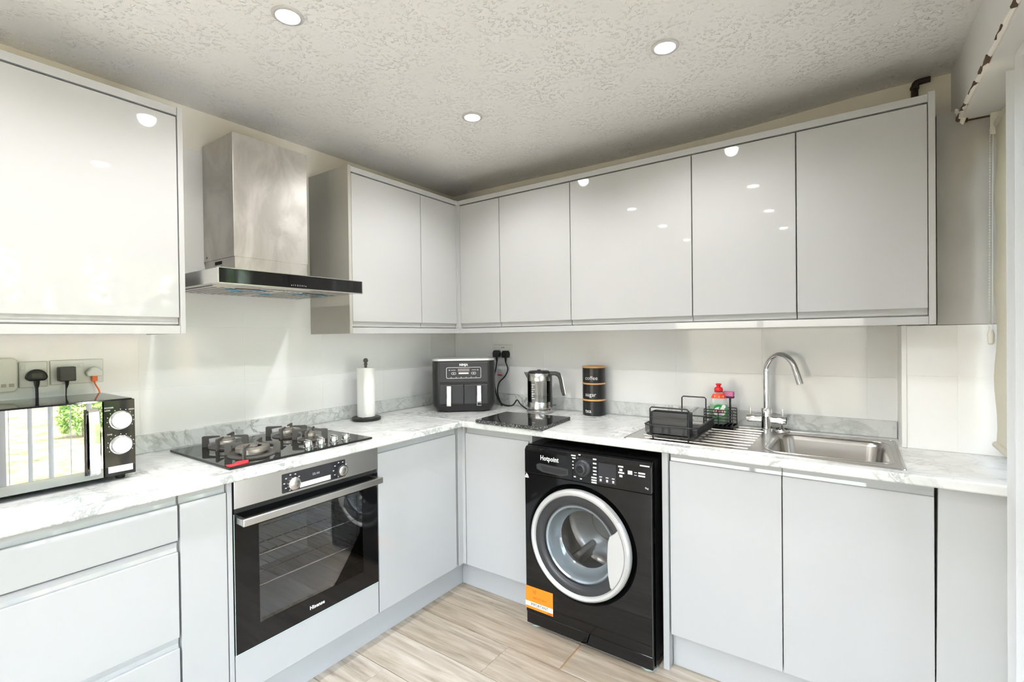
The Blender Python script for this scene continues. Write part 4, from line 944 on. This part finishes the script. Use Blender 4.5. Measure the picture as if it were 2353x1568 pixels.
for x in (-.060, .060): b.box(x-.013, x+.013, fz(.247)-.0011, fz(.247)+.001, .2455, .2485)
b.build('button_print', inkg, af, world=False)
text('lettering', 'NINJA', .017, inkw, af, (.0, fz(.277)-.0012, .277), (1, 0, 0), (0, 0, 1), world=False, bold=.0009)
b = MB()
for r_ in range(2):
    for q in range(2): b.box(-hw-.0006, -hw+.001, -.02-.026*q, -.004-.026*q, .205+.035*r_, .225+.035*r_)
b.box(-hw-.0006, -hw+.001, -.065, .01, .274, .280); b.box(-hw-.0006, -hw+.001, -.065, .01, .192, .194)
b.build('side_print', inkg, af, world=False)
for x in (-.11, .11):
    for y in (-.08, .08): MB().cyl((x, y, 0), .012, .006).build('foot', rubber, af, world=False)

# granite board
gb = MB().prism([(.706, -.640), (.684, -.345), (1.078, -.318), (1.107, -.646)], W1, .9275, 'pqa').build('granite_board', graniteE, origin=(.895, -.49, W1)); tag(gb, 'polished black granite chopping board at the worktop edge', 'chopping board')
MB().prism([(.7085, -.638), (.6865, -.347), (1.0765, -.320), (1.1045, -.6435)], .9275, .9282, 'pqa').build('polished_face', granite, gb)

# kettle
KX, KY = .800, -.175
kt = thing('electric_kettle', 'glass and steel electric kettle with a black handle', 'kettle', (KX, KY, W1), math.radians(20))
bs = MB().lathe([(.071, 0), (.0745, .004), (.0745, .015), (.070, .020), (.064, .021)], (0, 0, 0), 44).build('power_base', steel, kt, world=False)
MB().lathe([(.064, .021), (.0685, .024), (.0690, .060), (.0675, .063)], (0, 0, 0), 44).build('lower_band', steel, kt, world=False)
g_ = MB().lathe([(.0675, .063), (.0675, .185)], (0, 0, 0), 44); del g_.f[-2:]; del g_.sm[-2:]; gk = g_.build('glass_body', kettleglass, kt, world=False)
b = MB()
for k in range(7): b.box(-.030, -.012 if k % 2 == 0 else -.020, -.0665, -.0655, .085+.013*k, .088+.013*k)
b.build('level_marks', inkw, gk, world=False)
MB().lathe([(.063, .062), (.063, .066), (.001, .067)], (0, 0, 0), 30).build('heating_plate', chrome, kt, world=False)
MB().lathe([(.0680, .183), (.0685, .187), (.0655, .222), (.063, .226)], (0, 0, 0), 44).build('upper_band', steel, kt, world=False)
MB().lathe([(.063, .226), (.0625, .234), (.055, .240), (.012, .241), (.010, .246), (.001, .247)], (0, 0, 0), 40).build('lid', blackpl, kt, world=False)
MB().add([(-.060, -.020, .232), (-.060, .020, .232), (-.092, 0, .232), (-.064, -.014, .190), (-.064, .014, .190)], [(0, 2, 1), (0, 3, 2), (1, 2, 4), (3, 4, 2), (0, 1, 4, 3)]).build('spout', steel, kt, world=False, bevel=.002)
prof = [(.060, .236), (.100, .236), (.121, .228), (.134, .205), (.147, .130), (.150, .105), (.146, .098), (.137, .098), (.127, .130), (.116, .190), (.108, .207), (.094, .214), (.062, .214)]
hk = MB().prism(prof, -.012, .012, 'paq').build('handle', blackpl, kt, world=False, bevel=.004)
MB().prism([(.119, .224), (.1345, .200), (.1485, .125), (.1510, .108), (.153, .108), (.1505, .128), (.1365, .203), (.1205, .2275)], -.008, .008, 'paq').build('handle_trim', chrome, hk, world=False)
MB().box(.066, .074, -.012, .012, .03, .215).build('handle_spine', blackpl, kt, world=False, bevel=.002)
MB().box(.070, .098, -.006, .006, .040, .046).build('switch_lever', blackpl, kt, world=False, bevel=.001)

# canisters
CX, CY, CR = 1.104, -.088, .0625
for k, word in enumerate(('tea', 'sugar', 'coffee')):
    z = W1+.0902*k
    c = thing('storage_canister', {'tea': 'black canister printed tea at the bottom of the stack', 'sugar': 'black canister printed sugar in the middle of the stack', 'coffee': 'black canister printed coffee with a bamboo lid on top of the stack'}[word], 'canister', (CX, CY, z), 0, 'stacked black kitchen canisters')
    top = .080
    MB().lathe([(CR-.004, 0), (CR, .003), (CR, top-.001), (CR-.003, top)], (0, 0, 0), 48).build('tin', canm, c, world=False)
    MB().lathe([(CR-.003, top), (CR+.001, top+.001), (CR+.001, top+.008), (CR-.001, top+.0095), (.001, top+.0098)], (0, 0, 0), 48).build('bamboo_lid', bamboo, c, world=False)
    # curved lettering towards the viewer
    o = text('lettering', word, .030, inkw, c, (0, 0, .026), (1, 0, 0), (0, 0, 1), world=False, thick=.0, align='LEFT')
    va = math.atan2(CAM.y-CY, CAM.x-CX)
    for v in o.data.vertices:
        a = va-math.radians(48)+v.co.x/CR; zz = v.co.z; v.co = Vector(((CR+.0006)*math.cos(a), (CR+.0006)*math.sin(a), zz))

silverdial = mat('bright_silver', (.80, .80, .80), .22, .55)
# microwave
mw = thing('microwave', 'black microwave with a mirrored door and two white dials', 'microwave', (.24, -2.20, W1))
mz0, mz1, my0, my1, mx0, mx1 = .925, 1.166, -2.42, -1.973, .085, .376
MB().box(mx0, mx1, my0, my1, mz0, mz1).build('case', blackgloss, mw, bevel=.004)
md = MB().box(mx1+.0005, .390, my0, -2.054, mz0+.002, mz1-.002).build('door', blackgloss, mw, bevel=.002)
MB().box(.390, .3912, my0+.004, -2.056, .957, mz1-.0035).build('mirror_panel', mirror, md)
MB().box(.390, .3912, my0+.004, -2.056, mz0+.004, .9565).build('lower_frame', mat('grey_mirror', (.30, .30, .29), .12, .7), md)
pts = [(.3914, .945), (.402, .941), (.411, .950), (.416, .985), (.417, 1.04), (.416, 1.10), (.411, 1.136), (.402, 1.146), (.3914, 1.142), (.3914, 1.130), (.399, 1.128), (.404, 1.10), (.4045, 1.04), (.404, .985), (.399, .960), (.3914, .957)]
MB().prism(pts, -2.0925, -2.0655, 'paq').build('door_handle', chrome, md, bevel=.003)
MB().box(.3913, .3935, -2.100, -2.0925, .944, 1.144).build('handle_back', blackgloss, md)
cp = MB().box(mx1+.0005, .390, -2.0525, my1, mz0+.002, mz1-.002).build('control_panel', blackgloss, mw, bevel=.002)
for z, nm in ((1.1005, 'power'), (1.0225, 'timer')):
    y = -2.0105
    MB().lathe([(.0285, .390), (.0295, .3915), (.0275, .3925), (.0268, .3905)], (0, y, z), 40, 'x').build('dial_ring', chrome, cp)
    MB().lathe([(.0265, .390), (.0265, .402), (.0245, .4055), (.001, .4068)], (0, y, z), 40, 'x').build('dial', silverdial, cp)
    b = MB()
    for q in range(11):
        a = math.radians(-30+24*q); b.box(.3901, .3905, y+.034*math.cos(a)-.0011, y+.034*math.cos(a)+.0011, z+.034*math.sin(a)-.0011, z+.034*math.sin(a)+.0011)
    b.build('dial_marks', inkw, cp)
text('lettering', 'POWER', .0065, inkw, cp, (.3905, -2.039, 1.1415), (0, 1, 0), (0, 0, 1))
text('lettering', 'TIME', .0065, inkw, cp, (.3905, -2.039, 1.058), (0, 1, 0), (0, 0, 1))
text('lettering', 'LOW', .006, inkw, cp, (.3905, -2.043, 1.1335), (0, 1, 0), (0, 0, 1))
text('lettering', 'HIGH', .006, inkw, cp, (.3905, -1.982, 1.1315), (0, 1, 0), (0, 0, 1))
MB().box(.3901, .3905, -2.0435, -1.981, .938, .9575).build('white_sticker', labelw, cp)
for x in (.11, .35):
    for y in (my0+.03, my1-.03): MB().lathe([(.012, W1), (.014, mz0)], (x, y, 0), 14).build('foot', rubber, mw)
b = MB()
for k in range(6): b.box(.13, .17, -2.36+.02*k, -2.35+.02*k, mz1, mz1+.0006)
b.build('top_vents', charcoal, mw)

# ================================================================ SOCKETS, PLUGS, CABLES
def plate_L(name, label, y0, y1, z0, z1, cat='socket'):
    t = thing(name, label, cat, (0, (y0+y1)/2, z0))
    MB().box(.0004, .0095, y0, y1, z0, z1).build('face_plate', whitepl, t, bevel=.003); return t
t = plate_L('wall_socket', 'white single wall socket left of the double one, above the microwave', -2.174, -2.1035, 1.196, 1.284)
MB().box(.0095, .0115, -2.171, -2.159, 1.255, 1.272).build('rocker_switch', whitepl, t, bevel=.001)
t = plate_L('wall_socket', 'white double wall socket right above the microwave', -2.0965, -1.9515, 1.199, 1.285)
for y in (-2.036, -2.020): MB().box(.0095, .0115, y, y+.012, 1.256, 1.273).build('rocker_switch', whitepl, t, bevel=.001)
t = thing('wall_alarm', 'off-white rounded wall unit with slots at the left edge above the microwave', 'wall unit', (0, -2.24, 1.186))
MB().prism(rrect(-2.305, -2.178, 1.186, 1.298, .016), .0004, .022, 'apq').build('case', offwhite, t, bevel=.004)
b = MB()
for k in range(6): b.box(.022, .0226, -2.292+.0185*k, -2.280+.0185*k, 1.203, 1.214)
b.build('slots', mat('slot_shadow', (.45, .43, .36), .7), t)
# black plug
t = thing('power_plug', 'black round-topped plug in the single socket above the microwave', 'plug', (.012, -2.134, 1.215))
MB().prism([(-2.152, 1.219), (-2.116, 1.219)] + [(-2.134+.027*math.cos(math.radians(a_)), 1.2295+.028*math.sin(math.radians(a_))) for a_ in range(-8, 189, 14)], .0098, .036, 'apq').build('plug_body', rubber, t, bevel=.005)
MB().box(.036, .0366, -2.147, -2.121, 1.229, 1.244).build('grip', charcoal, t)
MB().tube([(.024, -2.134, 1.222), (.024, -2.134, 1.205), (.023, -2.134, 1.195)], .006, 10, rs=[.0085, .007, .0045]).build('cord_grip', rubber, t)
MB().tube([(.023, -2.134, 1.196), (.024, -2.134, 1.165), (.032, -2.133, 1.10), (.04, -2.13, 1.0), (.05, -2.12, .918)], .0042, 8).build('cord', rubber, t)
t = thing('power_adapter', 'square dark grey charger plugged into the double socket', 'charger', (.012, -2.058, 1.192))
MB().box(.0098, .046, -2.0805, -2.0365, 1.212, 1.262).build('adapter_body', charcoal, t, bevel=.003)
MB().tube([(.028, -2.058, 1.213), (.028, -2.058, 1.198), (.026, -2.060, 1.184), (.03, -2.062, 1.15), (.04, -2.06, 1.02), (.05, -2.05, .916)], .003, 8, rs=[.006, .0045, .002, .0018, .0018, .0018]).build('cord', rubber, t)
t = thing('power_plug', 'white plug with an orange cable in the double socket', 'plug', (.012, -1.981, 1.205))
MB().prism([(-2.003, 1.224), (-1.959, 1.224), (-1.956, 1.238), (-1.970, 1.254), (-1.981, 1.258), (-1.992, 1.254), (-2.006, 1.238)], .0098, .034, 'apq').build('plug_body', whitepl, t, bevel=.004)
MB().box(.012, .028, -1.989, -1.973, 1.205, 1.226).build('orange_connector', orangecab, t, bevel=.002)
MB().tube([(.020, -1.981, 1.207), (.021, -1.980, 1.196), (.023, -1.976, 1.186), (.026, -1.971, 1.174), (.034, -1.967, 1.150), (.045, -1.962, 1.05), (.055, -1.96, .916)], .0024, 8).build('cord', orangecab, t)

ws = thing('wall_socket', 'white double wall socket beside the air fryer', 'socket', (.42, 0, 1.208))
MB().box(.347, .494, -.0095, -.0004, 1.208, 1.296).build('face_plate', whitepl, ws, bevel=.003)
for x in (.366, .463): MB().box(x, x+.012, -.0115, -.0095, 1.266, 1.280).build('rocker_switch', whitepl, ws, bevel=.001)
for x in (.411, .424): MB().box(x, x+.009, -.0100, -.0094, 1.277, 1.281).build('usb_slot', charcoal, ws)
fs_ = thing('fused_spur', 'small white fused switch with a red mark below the double socket', 'switch', (.41, 0, 1.093))
MB().box(.372, .448, -.0095, -.0004, 1.093, 1.140).build('face_plate', whitepl, fs_, bevel=.003)
MB().box(.376, .412, -.0105, -.0095, 1.096, 1.103).build('red_mark', redtag, fs_)
MB().box(.418, .440, -.0112, -.0095, 1.106, 1.128).build('rocker_switch', whitepl, fs_, bevel=.001)
def plug_B(x, z, label, path):
    t = thing('power_plug', label, 'plug', (x, -.012, z-.02))
    MB().prism([(x-.024, z-.024), (x+.024, z-.024), (x+.026, z+.004), (x+.018, z+.021), (x-.018, z+.021), (x-.026, z+.004)], -.042, -.0098, 'paq').build('plug_body', rubber, t, bevel=.006)
    MB().tube([(x, -.026, z-.022), (x, -.026, z-.040), (x, -.026, z-.055)], .006, 10, rs=[.009, .007, .0045]).build('cord_grip', rubber, t)
    # smooth the cord path
    P = [Vector(p) for p in path]; S = []
    for i in range(len(P)-1):
        p0, p1, p2, p3 = P[max(i-1, 0)], P[i], P[i+1], P[min(i+2, len(P)-1)]
        for k in range(6):
            u = k/6; S.append(.5*((2*p1)+(-p0+p2)*u+(2*p0-5*p1+4*p2-p3)*u*u+(-p0+3*p1-3*p2+p3)*u**3))
    S.append(P[-1]); MB().tube([tuple(q) for q in S], .0042, 8).build('cord', rubber, t)
plug_B(.384, 1.240, 'black plug in the left half of the socket by the air fryer', [(.384, -.026, 1.187), (.378, -.03, 1.14), (.370, -.035, 1.09), (.385, -.05, 1.02), (.42, -.07, .955), (.47, -.09, .9155), (.44, -.06, .9155)])
plug_B(.455, 1.238, 'black plug in the right half of the socket by the air fryer', [(.455, -.026, 1.185), (.474, -.03, 1.14), (.455, -.035, 1.095), (.410, -.04, 1.05), (.405, -.05, .99), (.445, -.07, .930), (.500, -.085, .9155), (.560, -.10, .925), (.592, -.10, .958), (.625, -.11, .935), (.680, -.13, .9155), (.726, -.150, .9165)])
